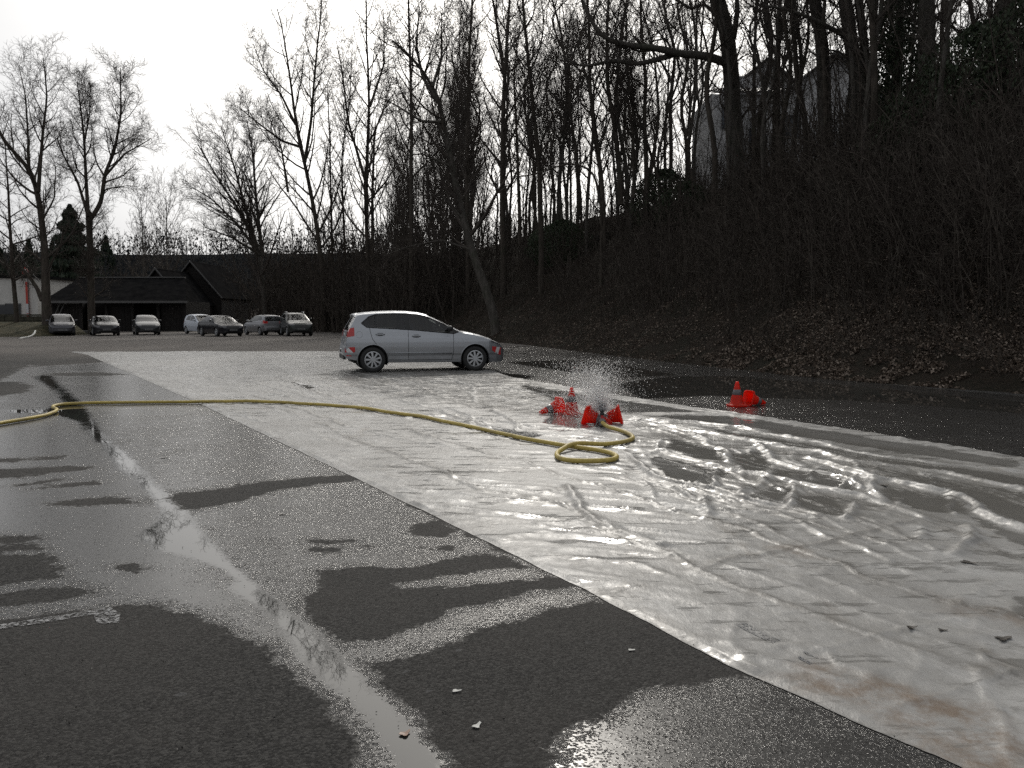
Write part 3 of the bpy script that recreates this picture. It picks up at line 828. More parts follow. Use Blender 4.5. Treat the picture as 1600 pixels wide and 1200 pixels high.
    for a in xw:
        for sg in (1, -1):
            vs, fs = [], []; k = 18
            for j in range(k + 1):
                w = math.pi * (j / k) * 1.25 - 0.39
                px_, pz_ = a + (rw + 0.05) * math.cos(w), rw + (rw + 0.05) * math.sin(w)
                vs += [(px_, sg * Wd * 0.97, pz_), (px_, sg * Wd * 0.55, pz_)]
            for j in range(k): fs.append((2 * j, 2 * j + 1, 2 * j + 3, 2 * j + 2))
            fs.append(tuple(2 * j + 1 for j in range(k + 1)))
            mb.add(vs, fs)
    mb.box((L / 2, 0, 0.27), (L * 0.9, Wd * 1.1, 0.06))
    mb.build('underbody', HUBD, root)
    # arch lips
    for a in xw:
        for sg in (1, -1):
            mb = MB(); pts = []
            for j in range(25):
                w = math.pi * (j / 24) * 1.16 - 0.25
                xx_, z_ = a + (rw + 0.056) * math.cos(w), rw + (rw + 0.056) * math.sin(w)
                yv = Wd * float(wp(xx_)) * float(sec(z_))
                pts.append((xx_, sg * (yv - 0.004), z_))
            mb.tube(pts, 0.014 if fine else 0.02, 6)
            mb.build('wheel_arch', mat, root, True)
    # wheels
    for a in xw:
        for sg in (1, -1):
            ty = sg * (Wd - 0.115)
            w_ = MB(); M = Matrix.Translation((a, ty, rw)) @ Matrix.Rotation(math.pi / 2 * (-sg), 4, 'X')
            hw = 0.093
            prof = [(rw * 0.66, -hw), (rw * 0.86, -hw - 0.006), (rw * 0.96, -hw * 0.82), (rw, -hw * 0.55), (rw, hw * 0.55), (rw * 0.96, hw * 0.82), (rw * 0.86, hw + 0.006), (rw * 0.66, hw), (rw * 0.62, hw * 0.6), (rw * 0.62, -hw * 0.6)]
            w_.lathe(prof, 36 if fine else 20, M, close=True)
            wheel = w_.build('wheel', RUBBER, root, True)
            d_ = MB(); d_.lathe([(0.001, hw * 0.45), (rw * 0.64, hw * 0.5)], 24, M); d_.build('rim', HUBD, wheel)
            h_ = MB()
            h_.lathe([(rw * 0.66, hw * 0.78), (rw * 0.66, hw * 1.02), (rw * 0.60, hw * 1.08), (rw * 0.57, hw * 0.95)], 32, M)
            h_.lathe([(0.001, hw * 1.12), (rw * 0.14, hw * 1.12), (rw * 0.17, hw * 1.0)], 16, M)
            ns_ = S.get('spokes', 5)
            for k in range(ns_):
                w = 2 * math.pi * k / ns_ + 0.3
                for off in ((-0.18, 0.18) if ns_ < 9 else (0,)):
                    c0 = Vector((math.cos(w) * rw * 0.12, math.sin(w) * rw * 0.12, hw * 1.07)); c1 = Vector((math.cos(w + off) * rw * 0.6, math.sin(w + off) * rw * 0.6, hw * 1.02))
                    dirv = (c1 - c0).normalized(); nv = Vector((-dirv.y, dirv.x, 0)) * (rw * 0.055)
                    nv2 = nv * 1.5
                    vs = [M @ q for q in (c0 - nv, c0 + nv, c1 + nv2, c1 - nv2, c0 - nv - Vector((0, 0, .012)), c0 + nv - Vector((0, 0, .012)), c1 + nv2 - Vector((0, 0, .012)), c1 - nv2 - Vector((0, 0, .012)))]
                    h_.add(vs, [(0, 1, 2, 3), (0, 4, 5, 1), (1, 5, 6, 2), (2, 6, 7, 3), (3, 7, 4, 0)])
            h_.build('hubcap', HUB, wheel)
    # mirrors
    xm, zm = S['mirror']
    for sg in (1, -1):
        yb = Wd * float(sec(zm)) - 0.02
        mb = MB()
        M = Matrix.Translation((xm, sg * (yb + 0.14), zm + 0.06)) @ Matrix.Diagonal((0.075, 0.105, 0.068, 1))
        for q0 in [0]:
            prof = [(math.sin(t), -math.cos(t)) for t in np.linspace(0.02, math.pi - 0.02, 9)]
            mb.lathe([(max(p, 0.001), q) for p, q in prof], 14, M)
        mr = mb.build('door_mirror', S.get('mirror_mat', mat), root, True)
        mb = MB(); mb.tube([(xm + 0.02, sg * (yb - 0.02), zm), (xm, sg * (yb + 0.1), zm + 0.03)], 0.02, 6); mb.build('mirror_arm', TRIM, mr)
    # number plates
    zf, zr = S['plates']
    for (xx, z0, rr) in ((L + 0.004, zf, 0), (-0.006, zr, 0)):
        mb = MB(); mb.box((xx, 0, z0), (0.012, 0.52, 0.11)); pl = mb.build('number_plate', PLATE if fine else PLATED, root)
        mb = MB()
        ys_ = [-0.19, -0.13, -0.04, 0.02, 0.08, 0.14, 0.19]
        for j, yy in enumerate(ys_):
            mb.box((xx + (0.008 if xx > 1 else -0.008), yy, z0), (0.003, 0.035 if j % 3 else 0.02, 0.065))
        tag(mb.build('plate_characters', INK, pl), kind='stuff')
    # simple cabin: seats, dashboard, steering wheel
    mb = MB()
    for xs_ in S['seats']:
        for yy in (-0.36, 0.36):
            mb.box((xs_ + 0.2, yy, 0.52), (0.5, 0.46, 0.14))
            mb.box((xs_ - 0.08, yy, 0.84), (0.13, 0.44, 0.6), Matrix.Rotation(R(-14), 3, 'Y'))
            mb.box((xs_ - 0.19, yy, 1.18), (0.09, 0.24, 0.16), Matrix.Rotation(R(-14), 3, 'Y'))
    mb.build('seat', SEAT, root)
    mb = MB(); mb.box((S['dash'], 0, 0.86), (0.45, Wd * 1.6, 0.16)); mb.build('dashboard', TRIM, root)
    mb = MB(); Ms = Matrix.Translation((S['dash'] - 0.33, 0.36, 0.95)) @ Matrix.Rotation(R(-65), 4, 'Y')
    mb.lathe([(0.175, -0.012), (0.192, 0), (0.175, 0.012), (0.16, 0)], 20, Ms, True); mb.build('steering_wheel', TRIM, root, True)
    return root, parts, dict(zt=zt, zb=zb, sec=sec, wp=wp, Wd=Wd, V=V)

HATCH = dict(L=3.97, W=1.70, xr=0.67, xf=3.14, rw=0.305,
    top=[(0, .56), (.02, .62), (.05, .66), (.065, .74), (.085, .92), (.11, 1.0), (.155, 1.09), (.30, 1.345), (.335, 1.395), (.5, 1.425), (.8, 1.452), (1.2, 1.466), (1.5, 1.462), (1.8, 1.435), (2.02, 1.385), (2.25, 1.29), (2.55, 1.135), (2.86, .985), (3.05, .945), (3.3, .89), (3.55, .81), (3.75, .72), (3.87, .63), (3.94, .54), (3.97, .48)],
    bot=[(0, .42), (.06, .33), (.3, .28), (1.0, .235), (2.6, .225), (3.4, .21), (3.8, .2), (3.9, .22), (3.97, .32)],
    plan=[(0, .68), (.02, .79), (.06, .86), (.12, .91), (.25, .96), (.5, .99), (.9, 1.0), (2.8, 1.0), (3.2, .985), (3.5, .95), (3.7, .89), (3.83, .81), (3.92, .68), (3.95, .56), (3.97, .42)],
    sec=[(0.1, .92), (.2, .945), (.3, .965), (.40, .972), (.43, .985), (.6, 1.0), (.72, .998), (.82, .985), (.86, .968), (.98, .945), (1.1, .885), (1.25, .805), (1.4, .71), (1.5, .64)],
    crown=[(0, .03), (.06, .03), (.2, .07), (.35, .07), (.6, .085), (1.5, .09), (2.0, .10), (2.4, .13), (2.85, .10), (3.1, .07), (3.6, .08), (3.97, .05)],
    glass=[('rear_quarter_side_window', [(.42, 1.165), (.54, 1.07), (.755, 1.055), (.755, 1.37), (.6, 1.315)]),
           ('rear_side_window', [(.755, 1.055), (1.5, 1.012), (1.5, 1.385), (1.1, 1.387), (.755, 1.37)]),
           ('front_side_window', [(1.5, 1.012), (2.62, .912), (2.74, .945), (2.36, 1.15), (2.1, 1.267), (1.92, 1.335), (1.75, 1.368), (1.5, 1.385)])],
    doors=[('rear_door', [(.62, 1.04), (.66, .80), (.76, .66), (.88, .56), (.98, .46), (1.0, .30), (1.51, .30), (1.51, 1.42), (.8, 1.42), (.45, 1.2), (.52, 1.1)]),
           ('front_door', [(1.51, .30), (2.56, .30), (2.60, .45), (2.60, .92), (2.7, .95), (2.0, 1.33), (1.51, 1.42)])],
    windscreen=(2.02, 2.86, .90), rear_window=(.115, .30, .86), tail=(.25, .83, 1.02, .48), head=(3.55, .60, .69, .45), grille=(3.85, .54, .60, .5), lower=(3.80, .25, .44, .55),
    hood=(2.92, 3.80, .88), bumper=(.655, .42, 3.55), mirror=(2.50, .98), plates=(.42, .50), seats=(.75, 1.75), dash=2.6, spokes=9, mirror_mat=TRIM)
SILVER = paint('silver_paint', C(0.36, 0.375, 0.395), 0.33, 0.7, .5, .35)
polo, pp, info = make_car('hatchback_car', 'silver five-door hatchback with red and white warning chevrons standing on the wet sheet', HATCH, SILVER, fine=True)

def on_side(x, z, off=0.004, sg=-1):
    return Vector((x, sg * (info['Wd'] * float(info['wp'](x)) * float(info['sec'](z)) + off), z))
def decal(name, poly, mat, parent, sg=-1, off=0.004):
    """a thin plate lying on the flank: polygon in (x, z)"""
    vs = [on_side(x, z, off, sg) for x, z in poly]
    c = on_side(sum(p[0] for p in poly) / len(poly), sum(p[1] for p in poly) / len(poly), off, sg)
    k = len(vs)
    inn = [q - Vector((0, sg * 0.004, 0)) for q in vs]
    return mesh_obj(name, vs + [c] + inn, [(i, (i + 1) % k, k) for i in range(k)] + [(i, (i + 1) % k, k + 1 + (i + 1) % k, k + 1 + i) for i in range(k)], mat, parent)
for sg in (-1, 1):
    di = 0 if sg == 1 else 1
    for nm, x0, x1, z0 in (('rear_door', .74, .95, .905), ('front_door', 1.60, 1.80, .86)):
        door = pp[nm][di]
        mb = MB(); mb.tube([on_side(x0, z0 - .004, 0.01, sg), on_side(x0 + .04, z0, 0.035, sg), on_side(x1 - .04, z0, 0.035, sg), on_side(x1, z0 - .004, 0.01, sg)], [.012, .017, .017, .012], 8)
        mb.build('handle', SILVER, door, True)
        mb = MB()
        mb.add([on_side(x0 + .05, z0 - .035, .004, sg), on_side(x1 - .05, z0 - .035, .004, sg), on_side(x1 - .04, z0 + .03, .004, sg), on_side(x0 + .04, z0 + .03, .004, sg)], [(0, 1, 2, 3)])
        mb.build('handle_recess', HUBD, door)
    # window frames / seals
    for poly in ([(.42, 1.165), (.54, 1.07), (.75, 1.055), (1.5, 1.012), (2.62, .912), (2.74, .945), (2.36, 1.15), (2.1, 1.267), (1.92, 1.335), (1.75, 1.368), (1.5, 1.385), (1.1, 1.387), (.75, 1.368), (.6, 1.315), (.42, 1.165)],):
        mb = MB(); mb.tube([on_side(x, z, -0.004, sg) for x, z in poly], .014, 6, cap=False); mb.build('window_seal', TRIM, polo, True)
    for xx, za, zb_ in ((1.50, 1.02, 1.375), (.755, 1.06, 1.35)):
        mb = MB(); w = .055 if xx > 1 else .022
        mb.add([on_side(xx - w, za, .001, sg), on_side(xx + w, za - .01, .001, sg), on_side(xx + w, (za + zb_) / 2, .003, sg), on_side(xx + w, zb_, .001, sg), on_side(xx - w, zb_, .001, sg), on_side(xx - w, (za + zb_) / 2, .003, sg)], [(0, 1, 2, 5), (5, 2, 3, 4)])
        mb.build('window_pillar', TRIM, polo)
    # flank crease: silver tube added to catch the sky as its highlight
    mb = MB(); mb.tube([on_side(x, z, -0.003, sg) for x, z in ((.99, .475), (1.6, .46), (2.57, .44))], .016, 6); mb.build('crease_highlight', SILVER, polo, True)
    # warning chevrons on the rear corner and front wing
    decal('warning_marking', [(.10, .605), (.25, .61), (.26, .505), (.22, .475)], REFRED, polo, sg, .006)
    decal('warning_marking', [(.05, .53), (.10, .60), (.215, .475), (.09, .475)], REFWHITE, polo, sg, .006)
    decal('warning_marking', [(.03, .60), (.05, .53), (.09, .475), (.03, .475)], REFRED, polo, sg, .006)
    decal('rear_reflector', [(.06, .42), (.17, .415), (.17, .39), (.06, .395)], REFRED, polo, sg, .006)
    decal('warning_marking', [(3.58, .60), (3.70, .585), (3.66, .44), (3.58, .50)], REFRED, polo, sg, .005)
    decal('warning_marking', [(3.70, .585), (3.80, .57), (3.74, .40), (3.66, .44)], REFWHITE, polo, sg, .005)
    decal('warning_marking', [(3.80, .57), (3.85, .56), (3.82, .38), (3.74, .40)], REFRED, polo, sg, .005)
# dark tubes drawing in the shade of the door shut lines
for sg in (-1, 1):
    for ln in ([(.60, 1.06), (.62, .95), (.66, .80), (.76, .66), (.88, .56), (.965, .47), (.99, .40), (1.0, .30), (1.51, .29)], [(1.51, 1.03), (1.51, .7), (1.51, .29), (2.56, .29)], [(2.56, .29), (2.60, .45), (2.60, .70), (2.605, .92)]):
        mb = MB(); mb.tube([on_side(x, z, -.001, sg) for x, z in [(ln[i][0] + (ln[i + 1][0] - ln[i][0]) * t, ln[i][1] + (ln[i + 1][1] - ln[i][1]) * t) for i in range(len(ln) - 1) for t in (0, .5)] + [ln[-1]]], .0055, 5)
        mb.build('door_shut_line', HUBD, polo)
# fuel flap on the right flank
mb = MB(); c0 = on_side(.36, .90, .0)
mb.tube([on_side(.36 + .075 * math.cos(t), .90 + .075 * math.sin(t), .001) for t in np.linspace(0, 2 * math.pi, 25)], .005, 5, cap=False); mb.build('fuel_flap', SILVER, polo, True)
# roof spoiler lip, wiper, antenna, badge
mb = MB()
vs = []
for y in np.linspace(-.53, .53, 13):
    k = 1 - .25 * (y / .55) ** 4
    zc = 1.395 - .07 * abs(y / .53) ** 3
    vs += [(.38, y, zc + .018), (.245 + .03 * abs(y / .5) ** 3, y, zc - .012), (.25 + .03 * abs(y / .5) ** 3, y, zc - .035), (.36, y, zc - .02)]
fs = []
for i in range(12):
    for k in range(4): fs.append((4 * i + k, 4 * i + (k + 1) % 4, 4 * i + 4 + (k + 1) % 4, 4 * i + 4 + k))
fs += [(0, 1, 2, 3), (51, 50, 49, 48)]
mb.add(vs, fs); mb.build('roof_spoiler', SILVER, polo, True)
mb = MB(); mb.tube([(.10, 0.05, 1.03), (.075, -.1, 1.05), (.09, -.42, 1.06)], .011, 6); mb.build('rear_wiper', TRIM, polo, True)
mb = MB(); mb.tube([(.55, 0, 1.43), (.45, 0, 1.56)], [.01, .004], 6); mb.build('antenna', TRIM, polo, True)
mb = MB(); mb.lathe([(.001, .01), (.045, .01), (.055, 0)], 18, Matrix.Translation((.083, 0, .88)) @ Matrix.Rotation(-math.pi / 2, 4, 'Y')); mb.build('tailgate_badge', CHROME, polo)
mb = MB(); mb.box((.03, 0, .36), (.06, 1.15, .1)); mb.build('rear_diffuser', TRIM, polo)

def place_car(root, u, v, heading, L, depth_ref=0.5, scale=1.0, z=0.006):
    """put the middle of the car's footprint at the ground point under pixel (u, v)"""
    g = G(u, v)
    h = R(heading)
    root.rotation_euler = (0, 0, h)
    root.scale = (scale,) * 3
    off = Matrix.Rotation(h, 3, 'Z') @ Vector((L / 2 * scale, 0, 0))
    root.location = (g.x - off.x, g.y - off.y, z)
place_car(polo, 660, 578.0, 16, 3.97)
polo.location.z = 0.004

# the parked cars
def variant(**kw):
    d = dict(HATCH); d.update(kw); return d
SEDAN = variant(L=4.5, W=1.78, xr=0.95, xf=3.68, rw=0.315,
    top=[(0, .60), (.03, .72), (.06, .92), (.12, .98), (.5, 1.02), (.75, 1.06), (1.0, 1.20), (1.35, 1.36), (1.6, 1.405), (2.0, 1.42), (2.3, 1.40), (2.6, 1.32), (3.0, 1.12), (3.3, .97), (3.5, .93), (4.0, .84), (4.3, .74), (4.42, .64), (4.5, .5)],
    bot=[(0, .40), (.06, .32), (.3, .25), (1.0, .2), (3.9, .19), (4.3, .19), (4.42, .22), (4.5, .34)],
    plan=[(0, .70), (.03, .84), (.1, .9), (.25, .95), (.6, .99), (3.4, 1.0), (3.8, .98), (4.1, .93), (4.3, .84), (4.42, .70), (4.47, .58), (4.5, .44)],
    crown=[(0, .03), (.1, .05), (.7, .05), (1.0, .08), (1.5, .09), (2.6, .1), (3.0, .13), (3.3, .09), (3.6, .06), (4.5, .05)],
    glass=[('rear_side_window', [(1.05, 1.06), (1.95, 1.02), (1.95, 1.34), (1.6, 1.335), (1.35, 1.28)]), ('front_side_window', [(2.02, 1.015), (3.08, .96), (2.7, 1.17), (2.5, 1.27), (2.3, 1.335), (2.02, 1.34)])],
    doors=[('rear_door', [(1.3, .3), (2.0, .3), (2.0, 1.38), (1.0, 1.2), (1.0, .75)]), ('front_door', [(2.0, .3), (3.1, .3), (3.15, .95), (2.4, 1.36), (2.0, 1.38)])],
    windscreen=(2.5, 3.28, .9), rear_window=(.78, 1.35, .88), tail=(.2, .74, .92, .5), head=(4.0, .56, .67, .42), grille=(4.36, .50, .66, .38), lower=(4.3, .22, .40, .6),
    hood=(3.34, 4.3, .88), bumper=(.6, .4, 4.1), mirror=(2.9, 1.0), plates=(.44, .72), seats=(1.2, 2.2), dash=3.0, spokes=5, mirror_mat=None)
SMALL = variant(L=3.75, W=1.66, xr=0.62, xf=2.98, rw=0.295,
    top=[(0, .6), (.04, .7), (.08, .95), (.2, 1.25), (.32, 1.46), (.6, 1.515), (1.1, 1.53), (1.5, 1.51), (1.85, 1.45), (2.2, 1.29), (2.6, 1.08), (2.85, .96), (3.1, .90), (3.4, .80), (3.6, .68), (3.7, .58), (3.75, .5)],
    bot=[(0, .42), (.06, .33), (.3, .26), (1, .22), (3.4, .2), (3.65, .22), (3.75, .34)],
    plan=[(0, .70), (.03, .82), (.1, .9), (.3, .96), (.7, 1.0), (2.7, 1.0), (3.1, .975), (3.4, .91), (3.58, .82), (3.68, .70), (3.72, .58), (3.75, .45)],
    sec=[(0.1, .92), (.2, .945), (.4, .975), (.6, 1.0), (.8, .99), (1.0, .945), (1.2, .86), (1.4, .76), (1.55, .68)],
    windscreen=(1.85, 2.84, .9), rear_window=(.09, .31, .86), head=(3.25, .60, .74, .42), grille=(3.62, .47, .56, .55), lower=(3.6, .24, .36, .6), hood=(2.9, 3.6, .88), bumper=(.6, .35, 3.4), mirror=(2.35, 1.0), dash=2.45, mirror_mat=None,
    glass=[('rear_side_window', [(.5, 1.08), (1.35, 1.03), (1.35, 1.42), (.7, 1.41)]), ('front_side_window', [(1.42, 1.02), (2.5, .97), (2.1, 1.22), (1.8, 1.38), (1.42, 1.42)])], doors=[('front_door', [(1.4, .3), (2.45, .3), (2.5, 1.0), (1.9, 1.4), (1.4, 1.45)]), ('rear_door', [(.95, .3), (1.38, .3), (1.38, 1.45), (.6, 1.4), (.6, .8)])])
SUV = variant(L=4.25, W=1.80, xr=0.80, xf=3.42, rw=0.34,
    top=[(0, .64), (.04, .74), (.08, 1.1), (.2, 1.36), (.3, 1.60), (.6, 1.66), (1.3, 1.675), (1.8, 1.64), (2.1, 1.57), (2.5, 1.36), (2.95, 1.12), (3.2, 1.06), (3.6, 1.0), (3.9, .92), (4.1, .80), (4.2, .66), (4.25, .5)],
    bot=[(0, .46), (.06, .38), (.3, .32), (1, .28), (3.9, .27), (4.15, .28), (4.25, .4)],
    plan=[(0, .74), (.03, .86), (.1, .92), (.3, .97), (.7, 1.0), (3.2, 1.0), (3.6, .98), (3.9, .93), (4.08, .85), (4.18, .74), (4.22, .62), (4.25, .5)],
    sec=[(0.1, .92), (.3, .95), (.5, .99), (.7, 1.0), (.95, .985), (1.1, .955), (1.3, .87), (1.5, .78), (1.7, .70)],
    windscreen=(2.1, 2.95, .9), rear_window=(.1, .28, .86), head=(3.8, .74, .86, .44), grille=(4.08, .60, .80, .44), lower=(4.05, .32, .50, .6), hood=(3.0, 4.02, .88), bumper=(.66, .4, 3.85), mirror=(2.62, 1.15), plates=(.52, .60), seats=(.95, 1.95), dash=2.75, spokes=5, mirror_mat=None,
    glass=[('rear_side_window', [(.45, 1.2), (1.5, 1.17), (1.5, 1.55), (.7, 1.54)]), ('front_side_window', [(1.57, 1.16), (2.75, 1.1), (2.35, 1.36), (2.1, 1.5), (1.57, 1.55)])], doors=[('front_door', [(1.55, .36), (2.65, .36), (2.7, 1.15), (2.1, 1.5), (1.55, 1.58)]), ('rear_door', [(1.1, .36), (1.53, .36), (1.53, 1.58), (.6, 1.5), (.6, .9)])])
for s_ in (SEDAN, SMALL, SUV): s_.pop('mirror_mat', None)
GOLF = variant(L=4.2, xf=3.3); GOLF.pop('mirror_mat')
GOLF = dict(GOLF); GOLF['L'] = 3.97; GOLF['xf'] = 3.14; GOLF['spokes'] = 5
GRP = 'cars parked at the far edge of the yard'
cars = [
    # builder name, label, shape, paint, pixel of the footprint centre, heading
    ('small_car', 'dark grey small city car parked beside the low wall, leftmost of the far cars', SMALL, paint('dark_grey_paint', C(0.085, 0.085, 0.095), 0.35, 0.4), 97, 524.0, -61),
    ('saloon_car', 'black low saloon facing out between the grey city car and a dark hatchback', SEDAN, paint('black_paint', C(0.012, 0.012, 0.015), 0.22, 0.2), 163, 523.8, -60),
    ('parked_hatchback', 'dark hatchback with bright sky on its roof, third far car from the barn wall', GOLF, paint('anthracite_paint', C(0.035, 0.037, 0.04), 0.25, 0.4), 229, 522.8, -62),
    ('white_car', 'pale bluish white car half hidden behind a black saloon', SMALL, paint('white_paint', C(0.58, 0.62, 0.68), 0.3, 0.0), 317, 521.5, -46),
    ('saloon_car', 'black saloon angled to the right in front of a pale white car', SEDAN, paint('blue_black_paint', C(0.012, 0.012, 0.017), 0.22, 0.2), 345, 525.0, -50),
    ('silver_hatchback', 'silver grey hatchback parked rear outwards with a red tail lamp, beside the dark off-roader', GOLF, paint('grey_silver_paint', C(0.30, 0.30, 0.31), 0.32, 0.6), 411, 523.2, 130),
    ('off_road_car', 'dark tall off-road car with roof rails, rightmost of the far cars', SUV, paint('dark_green_paint', C(0.035, 0.04, 0.038), 0.28, 0.3), 463, 524.4, -66),
]
for (nm, lab, S, pm_, u, v, hd_) in cars:
    root, prt, inf = make_car(nm, lab, S, pm_, GRP)
    sc_car = 0.97 if S is SUV else 1.0
    place_car(root, u, v, hd_, S['L'], scale=sc_car, z=0.0)
    if S is SUV:
        for sg in (1, -1):
            mb = MB(); mb.tube([(.6, sg * .6, 1.62), (.75, sg * .6, 1.72), (1.9, sg * .6, 1.71), (2.05, sg * .6, 1.60)], .022, 6); mb.build('roof_rail', CHROME, root, True)
# ------------------------------------------------------------------ bare trees
def nrmz(a): return a / np.maximum(np.linalg.norm(a, axis=-1, keepdims=True), 1e-9)
def tubes(p, r, sides):
    """p (N,K,3) polylines, r (N,K) radii -> one vertex and one quad array"""
    Nn, K, _ = p.shape
    t = np.gradient(p, axis=1); t = nrmz(t)
    ch = nrmz(p[:, -1] - p[:, 0])
    ref = np.where((np.abs(ch[:, 2]) > 0.8)[:, None], np.array([1.0, 0, 0]), np.array([0, 0, 1.0]))[:, None, :]
    u = nrmz(np.cross(t, ref)); v = np.cross(t, u)
    w = 2 * np.pi * np.arange(sides) / sides
    ring = p[:, :, None, :] + r[:, :, None, None] * (np.cos(w)[None, None, :, None] * u[:, :, None, :] + np.sin(w)[None, None, :, None] * v[:, :, None, :])
    V = ring.reshape(-1, 3)
    b = (np.arange(Nn) * K * sides)[:, None, None] + (np.arange(K - 1) * sides)[None, :, None]
    k = np.arange(sides)[None, None, :]; k2 = (k + 1) % sides
    Fq = np.stack(np.broadcast_arrays(b + k, b + k2, b + sides + k2, b + sides + k), -1).reshape(-1, 4)
    return V, Fq
def joined(lst):
    vs, fs, n_ = [], [], 0
    for v, f in lst:
        vs.append(v); fs.append(f + n_); n_ += len(v)
    return np.vstack(vs), np.vstack(fs)
def spline(pts, k, g):
    """smooth polyline through 3-D points"""
    pts = np.asarray(pts, float)
    s = np.concatenate([[0], np.cumsum(np.linalg.norm(np.diff(pts, axis=0), axis=1))])
    q = np.linspace(0, s[-1], k)
    out = np.stack([np.interp(q, s, pts[:, i]) for i in range(3)], 1)
    if k >= 6:
        sm = out.copy(); sm[1:-1] = (out[:-2] + 2 * out[1:-1] + out[2:]) / 4; out = sm
    return out
def grow(par, rad_, M, t0, t1, angle, lf, K, g, up=0.10, wig=0.12, rmin=0.006, rk=0.55, lmin=0.15, shade=0.55):
    Np, Kp, _ = par.shape
    t = t0 + (t1 - t0) * (np.arange(M)[None, :] + g.random((Np, M))) / M
    f = t * (Kp - 1); i0 = np.minimum(f.astype(int), Kp - 2); fr = (f - i0)[..., None]
    idx = np.arange(Np)[:, None]
    a, b = par[idx, i0], par[idx, i0 + 1]
    pos = a * (1 - fr) + b * fr; tg = nrmz(b - a)
    rp = rad_[idx, i0] * (1 - fr[..., 0]) + rad_[idx, i0 + 1] * fr[..., 0]
    L0 = np.linalg.norm(np.diff(par, axis=1), axis=2).sum(1)[:, None]
    Ln = np.maximum(L0 * lf * (1 - shade * t) * g.uniform(.55, 1.2, (Np, M)), lmin)
    ref = np.where(np.abs(tg[..., 2:3]) > .9, np.array([1., 0, 0]), np.array([0, 0, 1.]))
    u = nrmz(np.cross(tg, ref)); v = np.cross(tg, u)
    az = np.arange(M)[None, :] * 2.4 + g.uniform(0, 6.28, (Np, 1)) + g.uniform(-.5, .5, (Np, M))
    an = angle * g.uniform(.7, 1.25, (Np, M))
    d = np.cos(an)[..., None] * tg + np.sin(an)[..., None] * (np.cos(az)[..., None] * u + np.sin(az)[..., None] * v)
    d = d.reshape(-1, 3); p = pos.reshape(-1, 3); st = (Ln / (K - 1)).reshape(-1, 1)
    out = [p]
    for k in range(K - 1):
        d = nrmz(d + np.array([0, 0, up]) + g.normal(0, wig, d.shape)); p = p + d * st; out.append(p)
    P_ = np.stack(out, 1)
    r0 = np.maximum(np.minimum(rp * rk, Ln * 0.022 + rmin), rmin).reshape(-1, 1)
    Rr = r0 * np.linspace(1, .3, K)[None, :]
    return P_, np.maximum(Rr, rmin * .6)
def bark(name, c1, c2):
    n = N(name)
    a = n.noise(9, 6, .65, stretch=(1, 1, .22)); b = n.noise(1.2, 4, .6)
    c = n.mix(n.ramp(a, .3, .7), c1, c2)
    c = n.mix(n.ramp(b, .5, .7, 0, .5), c, C(.035, .042, .026))
    n.bsdf(c, .9, n.bump(a, .8, .05), spec=.15)
    return n.m
BARK = bark('bark_brown', C(.040, .034, .028), C(.085, .072, .060))
BARKG = bark('bark_grey', C(.050, .046, .040), C(.11, .10, .088))
TWIG = plain('twig_brown', C(.055, .045, .037), .9, .3, 3)

def tree_mesh(guides, g, M=(9, 6, 5, 3), lf=(.36, .42, .45, .5), ang=(.85, .8, .75, .75), up=(.13, .09, .06, .03), wig=(.07, .09, .11, .13), t0=.25, rmin=.009, taper_end=.25):
    """guides: list of (points (n,3), r0, r1). Returns trunk tubes and crown tubes."""
    trunk, crown = [], []
    M = (M[0], M[1] + 1, M[2], M[3])
    for (pts, r0, r1) in guides:
        K = 22
        p = spline(pts, K, g)
        L = np.linalg.norm(np.diff(p, axis=0), axis=1).sum()
        p = p + np.cumsum(g.normal(0, .008 * L / 5, p.shape), 0) * np.linspace(0, 1, K)[:, None] * .5
        r = np.linspace(r0, r1, K)
        trunk.append(tubes(p[None], r[None], 9))
        lv = (p[None], r[None])
        m0 = max(3, int(M[0] * 1.25 * min(1.7, L / 8)))
        a, ra = grow(*lv, m0, t0 if r0 > .1 else .12, .99, ang[0], lf[0] * (1 if L < 14 else .8), 8, g, up[0], wig[0], rmin * 1.5, lmin=min(1.6, .35 * L))
        crown.append(tubes(a, ra, 4))
        b, rb = grow(a, ra, M[1], .12, 1., ang[1], lf[1], 5, g, up[1], wig[1], rmin * 1.15, lmin=.8)
        crown.append(tubes(b, rb, 3))
        c, rc = grow(b, rb, M[2], .1, 1., ang[2], lf[2], 3, g, up[2], wig[2], rmin, lmin=.5)
        crown.append(tubes(c, rc, 3))
        if M[3]:
            e, re_ = grow(c, rc, M[3], .15, 1., ang[3], lf[3], 2, g, up[3], wig[3], rmin * .8, lmin=.3)
            crown.append(tubes(e, re_, 3))
    return joined(trunk), joined(crown)
def tree_obj(name, label, loc, tm, cm, mat=None, group=None, rz=0, cat='tree'):
    root = empty(name, loc, rz)
    tag(root, label, cat, group)
    mesh_obj('trunk', *tm, mat or BARK, root, True)
    mesh_obj('crown', *cm, TWIG, root, True)
    return root

def yhit(u, v, dflt=None):
    """distance at which the line of sight through a pixel meets the bank (or the crest if it passes above)"""
    d = ray(u, v); Ys = np.arange(10, 110, .5)
    x = d.x / d.y * Ys; z = CAM_H + d.z / d.y * Ys
    t = terrain(x, Ys)
    hit = np.where(z < t)[0]
    if len(hit): return float(Ys[hit[0]])
    e = (t - CAM_H) / Ys
    return float(Ys[np.argmax(e)] + 1.0)

